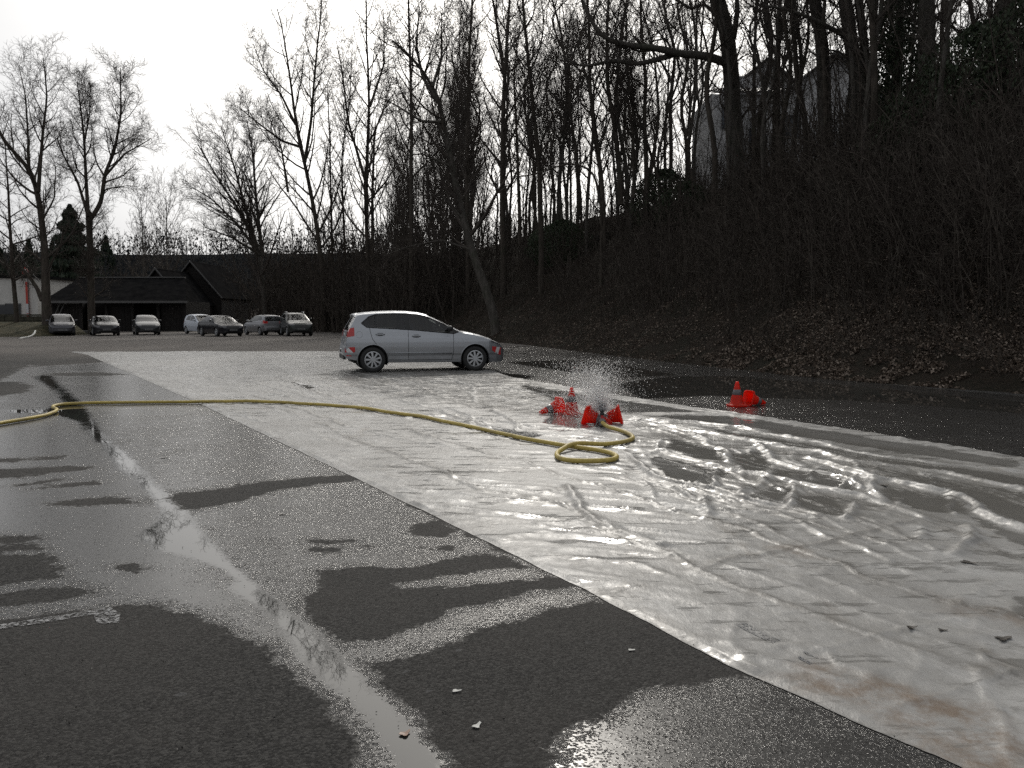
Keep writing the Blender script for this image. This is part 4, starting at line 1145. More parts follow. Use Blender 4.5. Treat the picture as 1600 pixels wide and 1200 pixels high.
# (label, distance or None, bark, options, guides) - a guide is (photo points from the base up, px width at base, px width at end)
TREES = [
 ('tall forked bare tree at the yard edge behind the dark grey city car', 61, 0, dict(M=(10, 6, 5, 3), lf=(.34, .42, .45, .5)), [
   ([(74, 524), (73, 492), (70, 390), (62, 317), (55, 287), (40, 258), (15, 232), (-15, 190)], 15, 3), ([(60, 300), (64, 243), (66, 218), (73, 150), (66, 88)], 6, 1.2), ([(46, 268), (44, 215), (40, 150), (30, 105)], 4, 1), ([(66, 345), (85, 310), (88, 260)], 3, 1), ([(66, 470), (58, 450), (44, 430), (30, 415)], 7, 4)]),
 ('bare tree with spreading crooked limbs behind the black saloon, before the barn', 64, 0, dict(M=(9, 7, 6, 4), lf=(.30, .40, .45, .5), wig=(.13, .16, .18, .2)), [
   ([(144, 524), (143, 492), (141, 390), (138, 330)], 11, 9), ([(138, 338), (122, 285), (98, 240), (90, 215)], 5, 1.5), ([(138, 338), (135, 290), (131, 225), (128, 190), (120, 128)], 6, 1.2), ([(140, 345), (158, 318), (164, 270), (178, 238), (188, 180), (186, 105)], 7, 1.2), ([(164, 275), (195, 240), (222, 225), (236, 216)], 4, 1), ([(150, 330), (165, 295), (200, 290), (215, 292)], 3, .8), ([(131, 225), (140, 180), (142, 140)], 3, .8)]),
 ('slim bare tree with drooping side boughs in front of the white building', 62, 0, dict(M=(9, 6, 5, 2), lf=(.4, .42, .45, .5), ang=(1.1, .9, .8, .8), up=(.0, .02, .02, 0)), [
   ([(27, 528), (26, 490), (20, 430), (14, 340), (10, 270), (6, 215)], 8, 1.2)]),
 ('round crowned bare tree far behind the barn, taller of the distant pair', 128, 1, dict(M=(14, 7, 5, 2), lf=(.55, .45, .45, .5), ang=(.7, .6, .6, .6), t0=.2, rmin=.016), [([(262, 440), (261, 390), (260, 330), (259, 304)], 3.2, .8)]),
 ('thin crowned bare tree far behind the barn, left of the distant pair', 135, 1, dict(M=(12, 6, 5, 2), lf=(.5, .45, .45, .5), ang=(.75, .65, .6, .6), t0=.2, rmin=.016), [([(224, 440), (223, 390), (221, 340), (218, 312)], 3, .8)]),
 ('broad fan shaped beech leaning left over the parking row', 80, 1, dict(M=(13, 8, 6, 3), lf=(.42, .42, .45, .5), ang=(.65, .6, .6, .6), up=(.02, .0, 0, 0), t0=.1), [
   ([(412, 440), (400, 385), (375, 330), (345, 285), (310, 225)], 8, 1.5), ([(405, 400), (385, 330), (365, 260), (345, 200)], 6, 1.2), ([(400, 390), (370, 350), (330, 310), (295, 290)], 5, 1), ([(410, 400), (400, 310), (395, 240), (385, 190)], 6, 1.2), ([(402, 395), (360, 370), (320, 355)], 4, 1)]),
 ('tall bare tree with a forked crown, first tall one right of the open sky', 74, 0, dict(M=(12, 7, 6, 3), lf=(.34, .42, .45, .5)), [
   ([(505, 430), (493, 340), (478, 262), (465, 210), (455, 130), (445, 60), (435, 15)], 9, 1.5), ([(476, 255), (486, 190), (492, 110), (500, 30), (502, -20)], 5, 1.2), ([(462, 195), (440, 150), (410, 110), (395, 70)], 4, 1), ([(450, 300), (440, 230), (420, 180)], 4, 1), ([(470, 230), (440, 220), (400, 190), (370, 165)], 4, 1)]),
 ('slim upright bare tree between the forked crown and the twin stems', 76, 0, dict(M=(11, 6, 5, 3), lf=(.28, .42, .45, .5), ang=(.6, .7, .7, .7)), [([(520, 420), (518, 330), (516, 230), (512, 130)], 5, 1.2), ([(540, 420), (536, 330), (533, 250), (545, 150), (548, 90)], 4, 1)]),
 ('twin stemmed dark bare tree, stems parting low then rising side by side', 66, 0, dict(M=(11, 6, 5, 3), lf=(.32, .42, .45, .5)), [
   ([(575, 420), (572, 333), (573, 250), (578, 167), (574, 60), (572, -20)], 8, 1.8), ([(573, 290), (560, 245), (544, 190), (535, 110), (525, 60)], 5, 1), ([(582, 410), (582, 300), (586, 205), (600, 170), (620, 140)], 6, 1.2), ([(578, 167), (600, 100), (598, 20)], 4, 1)]),
 ('straight single bare trunk between the twin stems and the leaning tree', 60, 0, dict(M=(10, 6, 5, 2), lf=(.26, .42, .45, .5), t0=.4), [([(643, 400), (642, 330), (642, 200), (641, 120), (638, 40), (636, -40)], 8, 2.5)]),
 ('thick leaning bare tree rooted low on the bank behind the bonnet of the silver hatchback', 46, 1, dict(M=(10, 6, 6, 3), lf=(.34, .42, .45, .5)), [
   ([(775, 500), (755, 440), (738, 396), (717, 317), (700, 229), (684, 154), (667, 121), (640, 85), (610, 60)], 15, 3), ([(684, 160), (660, 120), (650, 70), (655, 10)], 6, 1.5), ([(676, 135), (690, 90), (690, 20)], 5, 1.2), ([(690, 190), (660, 190), (620, 165), (590, 150)], 5, 1), ([(700, 235), (720, 190), (728, 150)], 4, 1), ([(705, 260), (660, 240), (620, 245)], 4, 1), ([(735, 390), (690, 375), (640, 385), (600, 400)], 4, 1), ([(722, 340), (690, 305), (650, 305)], 4, 1)]),
 ('straight bare trunk just right of the leaning tree', 58, 0, dict(M=(10, 6, 5, 2), lf=(.26, .42, .45, .5), t0=.35), [([(731, 380), (730, 330), (730, 200), (735, 60), (742, -30)], 8, 3), ([(728, 190), (712, 120), (700, 60)], 3, 1)]),
 ('tall bare trunk forking above mid height, left of the slim woodland stems', 56, 0, dict(M=(11, 6, 5, 3), lf=(.28, .42, .45, .5), t0=.3), [([(787, 390), (785, 330), (786, 167), (790, 90), (794, 20), (800, -40)], 11, 3), ([(788, 120), (778, 50), (768, -10)], 6, 2), ([(786, 200), (810, 150), (830, 110)], 3.5, 1)]),
 ('slightly curved bare trunk beside the thin dead bough over the brush', 50, 0, dict(M=(9, 6, 5, 3), lf=(.24, .42, .45, .5), t0=.35), [([(846, 380), (844, 336), (842, 245), (831, 140), (821, 35), (815, -40)], 9, 3.5), ([(812, 380), (812, 336), (807, 200), (802, 120), (812, 40)], 6, 1.5)]),
 ('thin dead bough arching over the brush', 44, 0, dict(M=(6, 4, 3, 0), lf=(.22, .4, .45, .5)), [([(940, 330), (930, 272), (915, 260), (890, 254), (865, 262), (830, 274), (800, 276)], 6, 1.5)]),
 ('bare tree with a wavy upper stem left of the big oak', 48, 0, dict(M=(10, 6, 5, 3), lf=(.26, .42, .45, .5), t0=.3), [([(944, 330), (940, 273), (929, 192), (921, 122), (922, 52), (915, -30)], 8, 3.5), ([(970, 320), (968, 266), (961, 196), (950, 140), (950, 35), (956, -30)], 9, 3.5)]),
 ('straight bare tree halfway between the wavy stem and the big oak', 48, 0, dict(M=(9, 6, 5, 3), lf=(.24, .42, .45, .5), t0=.35), [([(1010, 320), (1010, 252), (1006, 175), (1010, 133), (1001, 35), (1000, -30)], 9, 3), ([(990, 310), (990, 266), (989, 147), (984, 70)], 5, 1.5), ([(1035, 300), (1005, 200), (975, 120), (955, 85)], 4, 2)]),
 ('massive oak on the crest with a heavy crooked limb reaching left', 43, 1, dict(M=(8, 6, 5, 3), lf=(.24, .42, .45, .5), t0=.3, wig=(.16, .18, .2, .2)), [
   ([(1152, 330), (1150, 259), (1147, 192), (1142, 115), (1136, 52), (1118, -10), (1100, -60)], 28, 20), ([(1140, 100), (1104, 87), (1059, 84), (1045, 79), (1010, 73), (975, 70), (950, 63), (933, 49), (915, 15), (900, -30)], 13, 4), ([(1055, 84), (1024, 94), (996, 100), (957, 94), (929, 101), (905, 103), (880, 90)], 9, 2.5), ([(1146, 60), (1152, 20), (1150, -40)], 9, 5), ([(1136, 40), (1100, 5), (1080, 15), (1050, -5), (1010, -10)], 6, 2), ([(1050, 80), (1040, 60), (1010, 66)], 4, 1.5)]),
 ('thin straight stem directly right of the massive oak', 42, 0, dict(M=(7, 5, 5, 2), lf=(.2, .42, .45, .5), t0=.3), [([(1178, 300), (1178, 224), (1178, 87), (1183, -30)], 7, 4)]),
 ('forked bare stem standing before the tiled house roof', 40, 0, dict(M=(7, 6, 5, 2), lf=(.2, .42, .45, .5), t0=.3), [([(1216, 280), (1216, 210), (1216, 87), (1218, -30)], 8, 5), ([(1216, 95), (1198, 48), (1188, -20)], 5, 3)]),
 ('bare stem leaning left in front of the white house gable', 39, 0, dict(M=(7, 6, 5, 2), lf=(.2, .42, .45, .5), t0=.3), [([(1262, 270), (1258, 189), (1244, 105), (1236, -20)], 9, 6), ([(1250, 130), (1264, 60), (1262, -10)], 5, 3)]),
 ('stout straight trunk before the right half of the white house', 37, 1, dict(M=(7, 5, 5, 2), lf=(.2, .42, .45, .5), t0=.4), [([(1292, 290), (1290, 206), (1286, 70), (1272, -20), (1268, -60)], 22, 17)]),
 ('stout leaning trunk with a long bough sweeping down to the left', 36, 1, dict(M=(7, 6, 5, 3), lf=(.22, .42, .45, .5), t0=.4), [([(1352, 240), (1343, 150), (1330, 70), (1319, -10), (1312, -60)], 24, 18), ([(1327, 60), (1290, 40), (1266, 28), (1230, 15), (1190, 8)], 8, 3), ([(1326, 92), (1310, 80), (1290, 78)], 4, 2)]),
 ('slim straight trunk close to the right of the leaning trunk', 36, 0, dict(M=(6, 5, 5, 2), lf=(.2, .42, .45, .5), t0=.4), [([(1362, 240), (1357, 150), (1350, 70), (1338, -30)], 15, 12), ([(1358, 110), (1368, 40), (1366, -10)], 4, 2)]),
 ('thick dark trunk right of the ivy column', 32, 1, dict(M=(8, 6, 5, 2), lf=(.2, .42, .45, .5), t0=.4), [([(1450, 230), (1448, 120), (1447, 0), (1446, -60)], 26, 22), ([(1452, 20), (1500, 50), (1530, 85)], 5, 3)]),
 ('slim bent trunk among the evergreen scrub on the far right of the crest', 31, 0, dict(M=(8, 6, 5, 3), lf=(.26, .42, .45, .5), t0=.3), [([(1536, 200), (1532, 88), (1520, 30), (1508, -40)], 9, 5), ([(1540, 95), (1548, 30), (1552, -30)], 5, 3)]),
 ('thick trunk at the right edge of the picture above the evergreen scrub', 29, 1, dict(M=(8, 6, 5, 2), lf=(.2, .42, .45, .5), t0=.4), [([(1574, 190), (1571, 90), (1570, -40)], 21, 18)]),
]
def px_r(w, Y): return .5 * w * Y / F
for ti, (lab, Y, bk, opt, gds) in enumerate(TREES):
    g = np.random.default_rng(100 + ti)
    if Y is None: Y = yhit(*gds[0][0][0])
    gl = []
    base = P(*gds[0][0][0], Y)
    for gi, (pts, w0, w1) in enumerate(gds):
        # limbs leave the plane of the trunk, each to its own side
        lean = g.uniform(-.16, .16) if gi else g.uniform(-.03, .03)
        q = [np.array(P(*pts[0], Y))]
        acc = 0.0
        for a_, b_ in zip(pts[:-1], pts[1:]):
            acc += math.hypot(b_[0] - a_[0], b_[1] - a_[1]) * Y / F * lean
            q.append(np.array(P(*b_, Y + acc)))
        if gi == 0:
            zb_ = th(q[0][0], q[0][1]) if hill_d([q[0][0]], [q[0][1]])[0] > -.5 else 0.0
            if q[0][2] > zb_ - .3: q.insert(0, np.array([q[0][0], q[0][1], zb_ - .3]))
        gl.append((np.array(q) - np.array(base), px_r(w0, Y) * 1.05, max(px_r(w1, Y), .02)))
    if ti < 9 or ti == 10:
        opt = dict(opt); m_ = opt['M']; opt['M'] = (m_[0] + 1, m_[1], m_[2], m_[3]) if ti in (3, 4, 5, 6, 7, 8, 10) else (m_[0] + 2, m_[1], m_[2], m_[3]); opt.setdefault('rmin', .0095); opt['lf'] = tuple(k * 1.12 for k in opt['lf'])
    m_ = opt['M']; opt['M'] = (m_[0], max(4, m_[1] - 1), m_[2], max(2, m_[3] - (1 if ti > 10 else 0)) if m_[3] else 0)
    tm, cm = tree_mesh(gl, g, **opt)
    nm = 'oak_tree' if 'oak' in lab else 'beech_tree' if 'beech' in lab else 'dead_bough' if 'dead' in lab else 'bare_tree'
    tree_obj(nm, lab, base, tm, cm, BARKG if bk else BARK, cat='bough' if 'dead' in lab else 'tree')

# slender woodland stems filling the crest: six kinds, copied
protos = []
for k in range(7):
    g = np.random.default_rng(500 + k)
    H_ = [17, 20, 23, 14, 12, 21, 16][k]
    pts = np.array([[0, 0, -.4]] + [[g.normal(0, .05) * z_ + .012 * z_ * z_ * g.normal(0, .12), g.normal(0, .05) * z_, z_] for z_ in np.linspace(H_ * .15, H_, 7)])
    gl = [(pts, .055 + .004 * H_, .018)]
    if k in (1, 3, 4, 6):
        i0 = 3; q = [pts[i0]] + [pts[i0] + np.array([g.uniform(-.28, .28) * s_, g.uniform(-.28, .28) * s_, s_]) for s_ in np.linspace(.12, .55, 4) * H_]
        gl.append((np.array(q), .06, .018))
    protos.append(tree_mesh(gl, g, M=(11, 5, 5, 2), lf=(.22, .42, .45, .5), ang=(.85, .75, .7, .7), t0=.25, rmin=.0065))
pm_ = [None] * 7
placed = 0
g = np.random.default_rng(77)
def stem(k, x, y, s_):
    z_ = th(x, y)
    lab = 'slender bare stem among many alike in the wood on the embankment'
    if pm_[k] is None:
        r_ = tree_obj('woodland_stem', lab, (x, y, z_), *protos[k], BARK if k % 2 else BARKG, 'slender woodland stems')
        r_.rotation_euler.z = g.uniform(0, 6.28); r_.scale = (s_,) * 3; pm_[k] = r_
    else:
        r_ = pm_[k].copy(); COL.objects.link(r_)
        for ch in pm_[k].children:
            c = ch.copy(); COL.objects.link(c); c.parent = r_
        r_.location = (x, y, z_); r_.rotation_euler.z = g.uniform(0, 6.28); r_.scale = (s_,) * 3
while placed < 118:
    u = g.uniform(330, 1610) if placed < 92 else g.uniform(430, 740) if placed < 112 else g.uniform(1100, 1340); dd = g.uniform(9, 34)
    Y0 = g.uniform(22, 95)
    x = (u - 800) / F * Y0
    d_ = float(hill_d([x], [Y0])[0])
    if d_ < 7.5 or d_ > 34: continue
    if placed < 92 and u > 1090 and g.random() < .62: continue
    if 1085 < u < 1370 and d_ > 16: continue
    stem(int(g.integers(7)), x, Y0, g.uniform(.75, 1.15)); placed += 1

# ------------------------------------------------------------------ undergrowth, litter, evergreens
def scatter(nn, seed, dmin, dmax, ymin=9, ymax=96, near=0.0):
    g = np.random.default_rng(seed); ox, oy = [], []
    while len(ox) < nn:
        yy = ymin * (ymax / ymin) ** g.random(4000)
        if near: yy = ymin + (ymax - ymin) * g.random(4000) ** near
        u = g.uniform(-40, 1700, 4000); x = (u - 800) / F * yy
        d = hill_d(x, yy); m = (d > dmin) & (d < dmax)
        ox += list(x[m]); oy += list(yy[m])
    ox, oy = np.array(ox[:nn]), np.array(oy[:nn])
    return ox, oy, terrain(ox, oy), hill_d(ox, oy), g
def brush_obj(nn, seed, dmin, dmax, hmin, hmax, name, label, mat, rmin=.006, twigs=(4, 3), lean=.25, **kw):
    x, y, z_, d, g = scatter(nn, seed, dmin, dmax, **kw)
    h = g.uniform(hmin, hmax, nn) * (0.7 + 0.6 * vnoise(x * .4, y * .4, 5))
    K = 5; a = g.uniform(0, 6.28, nn); ln = np.abs(g.normal(0, lean, nn))
    dr = nrmz(np.stack([np.cos(a) * ln, np.sin(a) * ln, np.ones(nn)], 1))
    p = np.stack([x, y, z_ - .1], 1); out = [p]
    for k in range(K - 1):
        dr = nrmz(dr + g.normal(0, .13, dr.shape)); p = p + dr * (h / (K - 1))[:, None]; out.append(p)
    A = np.stack(out, 1); ra = (rmin * 1.5 + .003 * h)[:, None] * np.linspace(1, .4, K)[None]
    parts_ = [tubes(A, ra, 3)]
    B, rb = grow(A, ra, twigs[0], .2, 1, .8, .45, 3, g, .05, .2, rmin)
    parts_.append(tubes(B, rb, 3))
    if twigs[1]:
        Cc, rc = grow(B, rb, twigs[1], .2, 1, .8, .5, 2, g, .02, .25, rmin * .8)
        parts_.append(tubes(Cc, rc, 3))
    o = mesh_obj(name, *joined(parts_), mat, None, True)
    tag(o, label, None, kind='stuff')
    return o
BRUSHM = N('brush_stems'); a = BRUSHM.noise(.7, 4, .6); b = BRUSHM.noise(6, 3, .6)
BRUSHM.bsdf(BRUSHM.mix(BRUSHM.ramp(b, .4, .7), BRUSHM.mix(BRUSHM.ramp(a, .35, .65), C(.043, .036, .031), C(.050, .040, .034)), C(.095, .084, .070)), .9, spec=.1)
BRUSHM = BRUSHM.m
brush_obj(2800, 31, 2.5, 20, 1.2, 3.0, 'undergrowth', 'dense leafless brush of thin brown stems covering the embankment', BRUSHM, .0095, (4, 2), ymin=12, ymax=92)
brush_obj(1200, 37, 5, 15, 1.8, 3.6, 'tall_undergrowth', 'taller leafless thicket along the top of the embankment', BRUSHM, .0105, (5, 2), ymin=20, ymax=92)
brush_obj(210, 41, 8, 20, 4.0, 8.5, 'young_wood', 'thin young saplings crowded along the top of the embankment', BRUSHM, .0075, (8, 3), lean=.12, ymin=24, ymax=92)
brush_obj(900, 33, .6, 5, .4, 1.3, 'low_undergrowth', 'low bramble twigs along the foot of the embankment', BRUSHM, .005, (4, 2), lean=.7, ymin=10, ymax=60)

def leaf_mat(name, cols, rough=.8):
    n = N(name)
    geo = n.new('ShaderNodeNewGeometry'); rnd = geo.outputs['Random Per Island']
    c = n.mix(n.ramp(rnd, 0, .5, smooth=False), cols[0], cols[1]); c = n.mix(n.ramp(rnd, .5, 1, smooth=False), c, cols[2])
    dn = n.bsdf(c, rough, spec=.25)
    return n.m
def leaves_mesh(pos, size, g, flat=.5, curl=.3):
    nn = len(pos)
    a = g.uniform(0, 6.28, nn)
    nz = nrmz(np.stack([g.normal(0, 1 - flat, nn), g.normal(0, 1 - flat, nn), np.ones(nn) * (flat + .05)], 1))
    t = nrmz(np.cross(nz, np.stack([np.cos(a), np.sin(a), np.zeros(nn)], 1))); b = np.cross(nz, t)
    s = size[:, None]
    v0, v1 = pos - t * s, pos + t * s
    c0 = pos + b * s * .55 + nz * s * curl; c1 = pos - b * s * .55 + nz * s * curl
    V = np.stack([v0, c0, v1, c1], 1).reshape(-1, 3)
    i = np.arange(nn)[:, None] * 4
    return V, np.concatenate([i + np.array([[0, 1, 2, 3]])], 0)
x, y, z_, d, g = scatter(52000, 61, .0, 9.5, ymin=9.5, ymax=55)
x2, y2, z2, d2, g2 = scatter(26000, 63, .0, 7.0, ymin=9.5, ymax=24)
x, y, z_ = np.concatenate([x, x2]), np.concatenate([y, y2]), np.concatenate([z_, z2])
keepm = (vnoise(x * .8, y * .8, 8) * .6 + vnoise(x * 3, y * 3, 18) * .5 > .36) 
x, y, z_ = x[keepm], y[keepm], z_[keepm]
lv = leaves_mesh(np.stack([x, y, z_ + g.uniform(.0, .05, len(x))], 1), g.uniform(.018, .05, len(x)), g, .55, .35)
tag(mesh_obj('leaf_litter', *lv, leaf_mat('dead_leaves', (C(.045, .034, .027), C(.10, .074, .054), C(.27, .225, .185)))), 'brown dead leaves lying over the foot of the bank', kind='stuff')
# ivy column, evergreen scrub, conifer
IVY = leaf_mat('ivy_leaves', (C(.020, .030, .016), C(.032, .045, .022), C(.055, .07, .04)), .45)
def leafy(name, label, cat, base, h, rx, nn, seed, prof, trunk_r=.12, size=(.05, .09), mat=IVY, ellip=1.0, group=None):
    g = np.random.default_rng(seed)
    root = empty(name, base); tag(root, label, cat, group)
    tt = g.random(nn); a = g.uniform(0, 6.28, nn)
    rr = prof(tt) * rx * (g.random(nn) ** .35) * (.72 + .56 * vnoise(a * 1.6 + 9, tt * h * 1.1, seed))
    pos = np.stack([rr * np.cos(a), rr * np.sin(a) * ellip, tt * h], 1)
    mesh_obj('foliage', *leaves_mesh(pos, g.uniform(*size, nn), g, .2, .2), mat, root)
    K = 12; p = np.stack([g.normal(0, .04, K), g.normal(0, .04, K), np.linspace(-.4, h * .97, K)], 1)
    st = [tubes(p[None], (trunk_r * np.linspace(1, .3, K))[None], 7)]
    br, rb = grow(p[None], (trunk_r * np.linspace(1, .3, K))[None], 22, .12, .98, 1.1, .9 * rx / h, 6, g, .1, .12, .012, shade=.5)
    st.append(tubes(br, rb, 4))
    mesh_obj('stem', *joined(st), BARK, root, True)
    return root
b_ = P(1400, 200, 34.0)
leafy('ivy_clad_tree', 'ivy wrapped tree rising as a thick dark leafy column on the crest', 'tree', (b_.x, b_.y, th(b_.x, b_.y) - .2), 8.2, .95, 9500, 5, lambda t: np.interp(t, [0, .15, .6, .85, 1], [.75, 1, .95, .6, .1]), .3)
for i, (u, v, Y, h, r, lab) in enumerate([(1470, 150, 30, 3.4, 2.0, 'evergreen shrub with glinting leaves beside the ivy column'), (1540, 130, 29, 3.8, 2.4, 'broad evergreen shrub between the slim bent trunk and the ivy column'), (1610, 130, 27, 4.2, 2.6, 'evergreen shrub on the crest at the far right edge'), (1420, 190, 31, 2.6, 1.6, 'low evergreen shrub at the foot of the ivy column'),
        (1040, 240, 49, 3.2, 2.3, 'evergreen shrub on the skyline left of the massive oak'), (1075, 250, 46, 2.4, 1.8, 'smaller evergreen shrub tucked under the limb of the massive oak'), (880, 290, 55, 3.0, 2.4, 'evergreen shrub on the skyline beneath the arching bough')]):
    b_ = P(u, v, Y)
    leafy('evergreen_shrub', lab, 'shrub', (b_.x, b_.y, th(b_.x, b_.y) - .2), h, r, 5200, 20 + i, lambda t: np.interp(t, [0, .3, .7, 1], [.7, 1, .85, .15]), .06, (.05, .10))
b_ = P(116, 500, 108)
CONI = leaf_mat('conifer_needles', (C(.014, .022, .015), C(.022, .032, .02), C(.032, .044, .028)), .7)
leafy('conifer_tree', 'dark pointed conifer standing behind the barn', 'tree', (b_.x, b_.y, -.2), 15.3, 5.6, 10000, 40, lambda t: np.maximum(.04, (1 - t) ** .7) * (.75 + .25 * np.cos(t * 60)), .3, (.22, .45), CONI)
# thicket closing the yard behind the parked cars, and woods on the far hill
def thicket(name, label, pts, hmin, hmax, nn, seed, mat, rmin):
    g = np.random.default_rng(seed)
    w = g.random(nn); P0 = resample(np.array(pts), np.sort(w), nn); x = P0[:, 0] + g.normal(0, 1.8, nn); y = P0[:, 1] + np.abs(g.normal(0, 3.5, nn))
    z_ = np.where(hill_d(x, y) > -.5, terrain(x, y), 0.0)
    h = g.uniform(hmin, hmax, nn); K = 5
    dr = nrmz(np.stack([g.normal(0, .18, nn), g.normal(0, .18, nn), np.ones(nn)], 1)); p = np.stack([x, y, z_ - .1], 1); out = [p]
    for k in range(K - 1):
        dr = nrmz(dr + g.normal(0, .1, dr.shape)); p = p + dr * (h / (K - 1))[:, None]; out.append(p)
    A = np.stack(out, 1); ra = (.012 + .004 * h)[:, None] * np.linspace(1, .4, K)[None]
    B, rb = grow(A, ra, 6, .15, 1, .75, .42, 3, g, .05, .16, rmin)
    D, rd = grow(B, rb, 3, .1, 1, .75, .5, 2, g, .02, .2, rmin * .8)
    return tag(mesh_obj(name, *joined([tubes(A, ra, 3), tubes(B, rb, 3), tubes(D, rd, 3)]), mat, None, True), label, kind='stuff')
thicket('thicket', 'dark leafless thicket behind the row of parked cars', [(-25, 84), (-18, 76), (-12, 68), (-7, 60), (-4.5, 54)], 2.5, 7.5, 800, 91, BRUSHM, .014)
thicket('sapling_thicket', 'tall thin saplings standing in the thicket behind the parked cars', [(-26, 88), (-18, 79), (-12, 71), (-7, 64), (-3, 56)], 6, 12.5, 210, 94, BRUSHM, .013)
thicket('distant_thicket', 'dark leafless thicket behind the barn and white building', [(-85, 112), (-60, 105), (-40, 100), (-22, 96)], 4, 9, 380, 92, BRUSHM, .02)
g = np.random.default_rng(93)
nn = 560
wx = g.uniform(-215, 30, nn); wy = g.uniform(165, 330, nn); wz = ridge(wx, wy); wh = g.uniform(6, 12, nn)
K = 4
pA = np.stack([np.stack([wx + g.normal(0, .3, nn) * k, wy, wz - .5 + wh * k / 3], 1) for k in range(K)], 1)
rA = np.full((nn, K), .14) * np.linspace(1, .3, K)[None]
bB, rB = grow(pA, rA, 6, .2, 1, .8, .38, 3, g, .1, .15, .05)
bC, rC = grow(bB, rB, 3, .1, 1, .8, .5, 2, g, .05, .2, .05)
tag(mesh_obj('distant_woods', *joined([tubes(pA, rA, 3), tubes(bB, rB, 3), tubes(bC, rC, 3)]), plain('far_twigs', C(.03, .032, .035), .95, .25, .05), None, True), 'bare woods covering the far hill', kind='stuff')
g = np.random.default_rng(95); nn = 34000
cx_, cy_ = g.uniform(-210, 40, nn), g.uniform(160, 270, nn); cz_ = ridge(cx_, cy_) + 9.5 * g.random(nn) ** .8 * (.35 + 1.0 * vnoise(cx_ * .16, cy_ * .16, 6))
tag(mesh_obj('distant_canopy', *leaves_mesh(np.stack([cx_, cy_, cz_], 1), g.uniform(.16, .5, nn), g, .15, .3), plain('far_canopy', C(.024, .026, .028), .95, .35, .08, ior=1.02)), 'dark massed crowns of the woods on the far hill', kind='stuff')
# dark spruces along the far ridge
for i, (u, Y, h) in enumerate([(8, 190, 13), (30, 205, 12), (52, 198, 14), (88, 210, 12), (150, 215, 11), (172, 225, 12)]):
    x = (u - 800) / F * Y
    leafy('spruce_tree', 'dark spruce among others alike on the far ridge at the left', 'tree', (x, Y, float(ridge(np.array([x]), np.array([Y]))[0]) - .3), h, 3.4, 1500, 60 + i, lambda t: np.maximum(.04, 1 - t), .2, (.4, .8), CONI, group='spruces on the far ridge')
# ------------------------------------------------------------------ buildings at the far edge
PLASTER = plain('plaster_white', C(.50, .49, .46), .9, .12, 1.2, bump=.2, bscale=20)
PLASTG = plain('plaster_grey', C(.50, .50, .50), .9, .14, 1.5, bump=.2, bscale=20)
DARKW = N('dark_boards'); a = DARKW.noise(5, 5, .6, stretch=(6, 6, .5)); DARKW.bsdf(DARKW.mix(DARKW.ramp(a, .3, .7), C(.014, .013, .013), C(.032, .029, .027)), .85, DARKW.bump(a, .5, .02), spec=.15); DARKW = DARKW.m
ROOFD = N('dark_roofing'); a = ROOFD.noise(1.4, 6, .65); ROOFD.bsdf(ROOFD.mix(ROOFD.ramp(a, .3, .7), C(.009, .009, .0095), C(.018, .0175, .0175)), .97, ROOFD.bump(ROOFD.noise(9, 4, .6), .5, .03), spec=0); ROOFD = ROOFD.m
EAVE = plain('weathered_eave', C(.10, .098, .095), .8, .2, 3)
VOIDM = plain('dim_interior', C(.010), .95, .2, 2)
TILE = plain('roof_tile_grey', C(.075, .075, .08), .55, .25, 3)
def quadbox(mb, pts, thick, nrm):
    """a slab: four points and a thickness along a normal"""
    nv = Vector(nrm).normalized() * thick
    p = [Vector(q) for q in pts]; p2 = [q - nv for q in p]
    mb.add(p + p2, [(0, 1, 2, 3), (7, 6, 5, 4), (0, 4, 5, 1), (1, 5, 6, 2), (2, 6, 7, 3), (3, 7, 4, 0)])

# long open-fronted barn
YB = 76.0
def bx(u): return (u - 800) / F * YB
def bz(v): return P(800, v, YB).z
barn = empty('timber_barn', (bx(185), YB, 0)); tag(barn, 'long dark open fronted barn with a pale eave line behind the parked cars', 'barn')
ox, oy = bx(185), YB
x0, x1 = bx(80) - ox, bx(292) - ox
ze, zr = bz(471), bz(430)
mb = MB()
mb.box(((x0 + x1) / 2, 6.2, ze / 2), (x1 - x0 - .3, .25, ze)); mb.build('back_wall', DARKW, barn)
for xx in (x0 + .15, x1 - .15):
    mb = MB(); mb.box((xx, 3.2, ze / 2), (.22, 6.0, ze)); mb.build('side_wall', DARKW, barn)
nposts = 6
for i in range(nposts):
    xx = x0 + .3 + (x1 - x0 - .6) * i / (nposts - 1)
    mb = MB(); mb.box((xx, .35, ze / 2 - .06), (.2, .2, ze - .12)); mb.build('post', DARKW, barn)
for i in range(nposts - 1):
    if i in (0, 2, 4):
        xa = x0 + .3 + (x1 - x0 - .6) * i / (nposts - 1); w = (x1 - x0 - .6) / (nposts - 1)
        for j in range(8):
            mb = MB(); mb.box((xa + .12 + (w - .2) * (j + .5) / 8, .75 + .012 * (j % 2), ze / 2 - .1), ((w - .2) / 8 - .03, .04, ze - .25)); mb.build('plank', DARKW, barn)
mb = MB(); quadbox(mb, [(x0 - .4, -.5, ze), (x1 + .3, -.5, ze), (x1 - 1.9, 5.0, zr), (x0 + .3, 5.0, zr)], .12, (0, -.4, 1)); mb.build('roof', ROOFD, barn)
mb = MB(); mb.box(((x0 + x1) / 2, -.53, ze - .05), (x1 - x0 + .7, .06, .2)); mb.build('eave_board', EAVE, barn)
mb = MB(); mb.box(((x0 + .3 + x1 - 1.9) / 2, 5.0, zr + .03), (x1 - x0 - 2.2, .5, .12)); mb.build('ridge_cap', EAVE, barn)
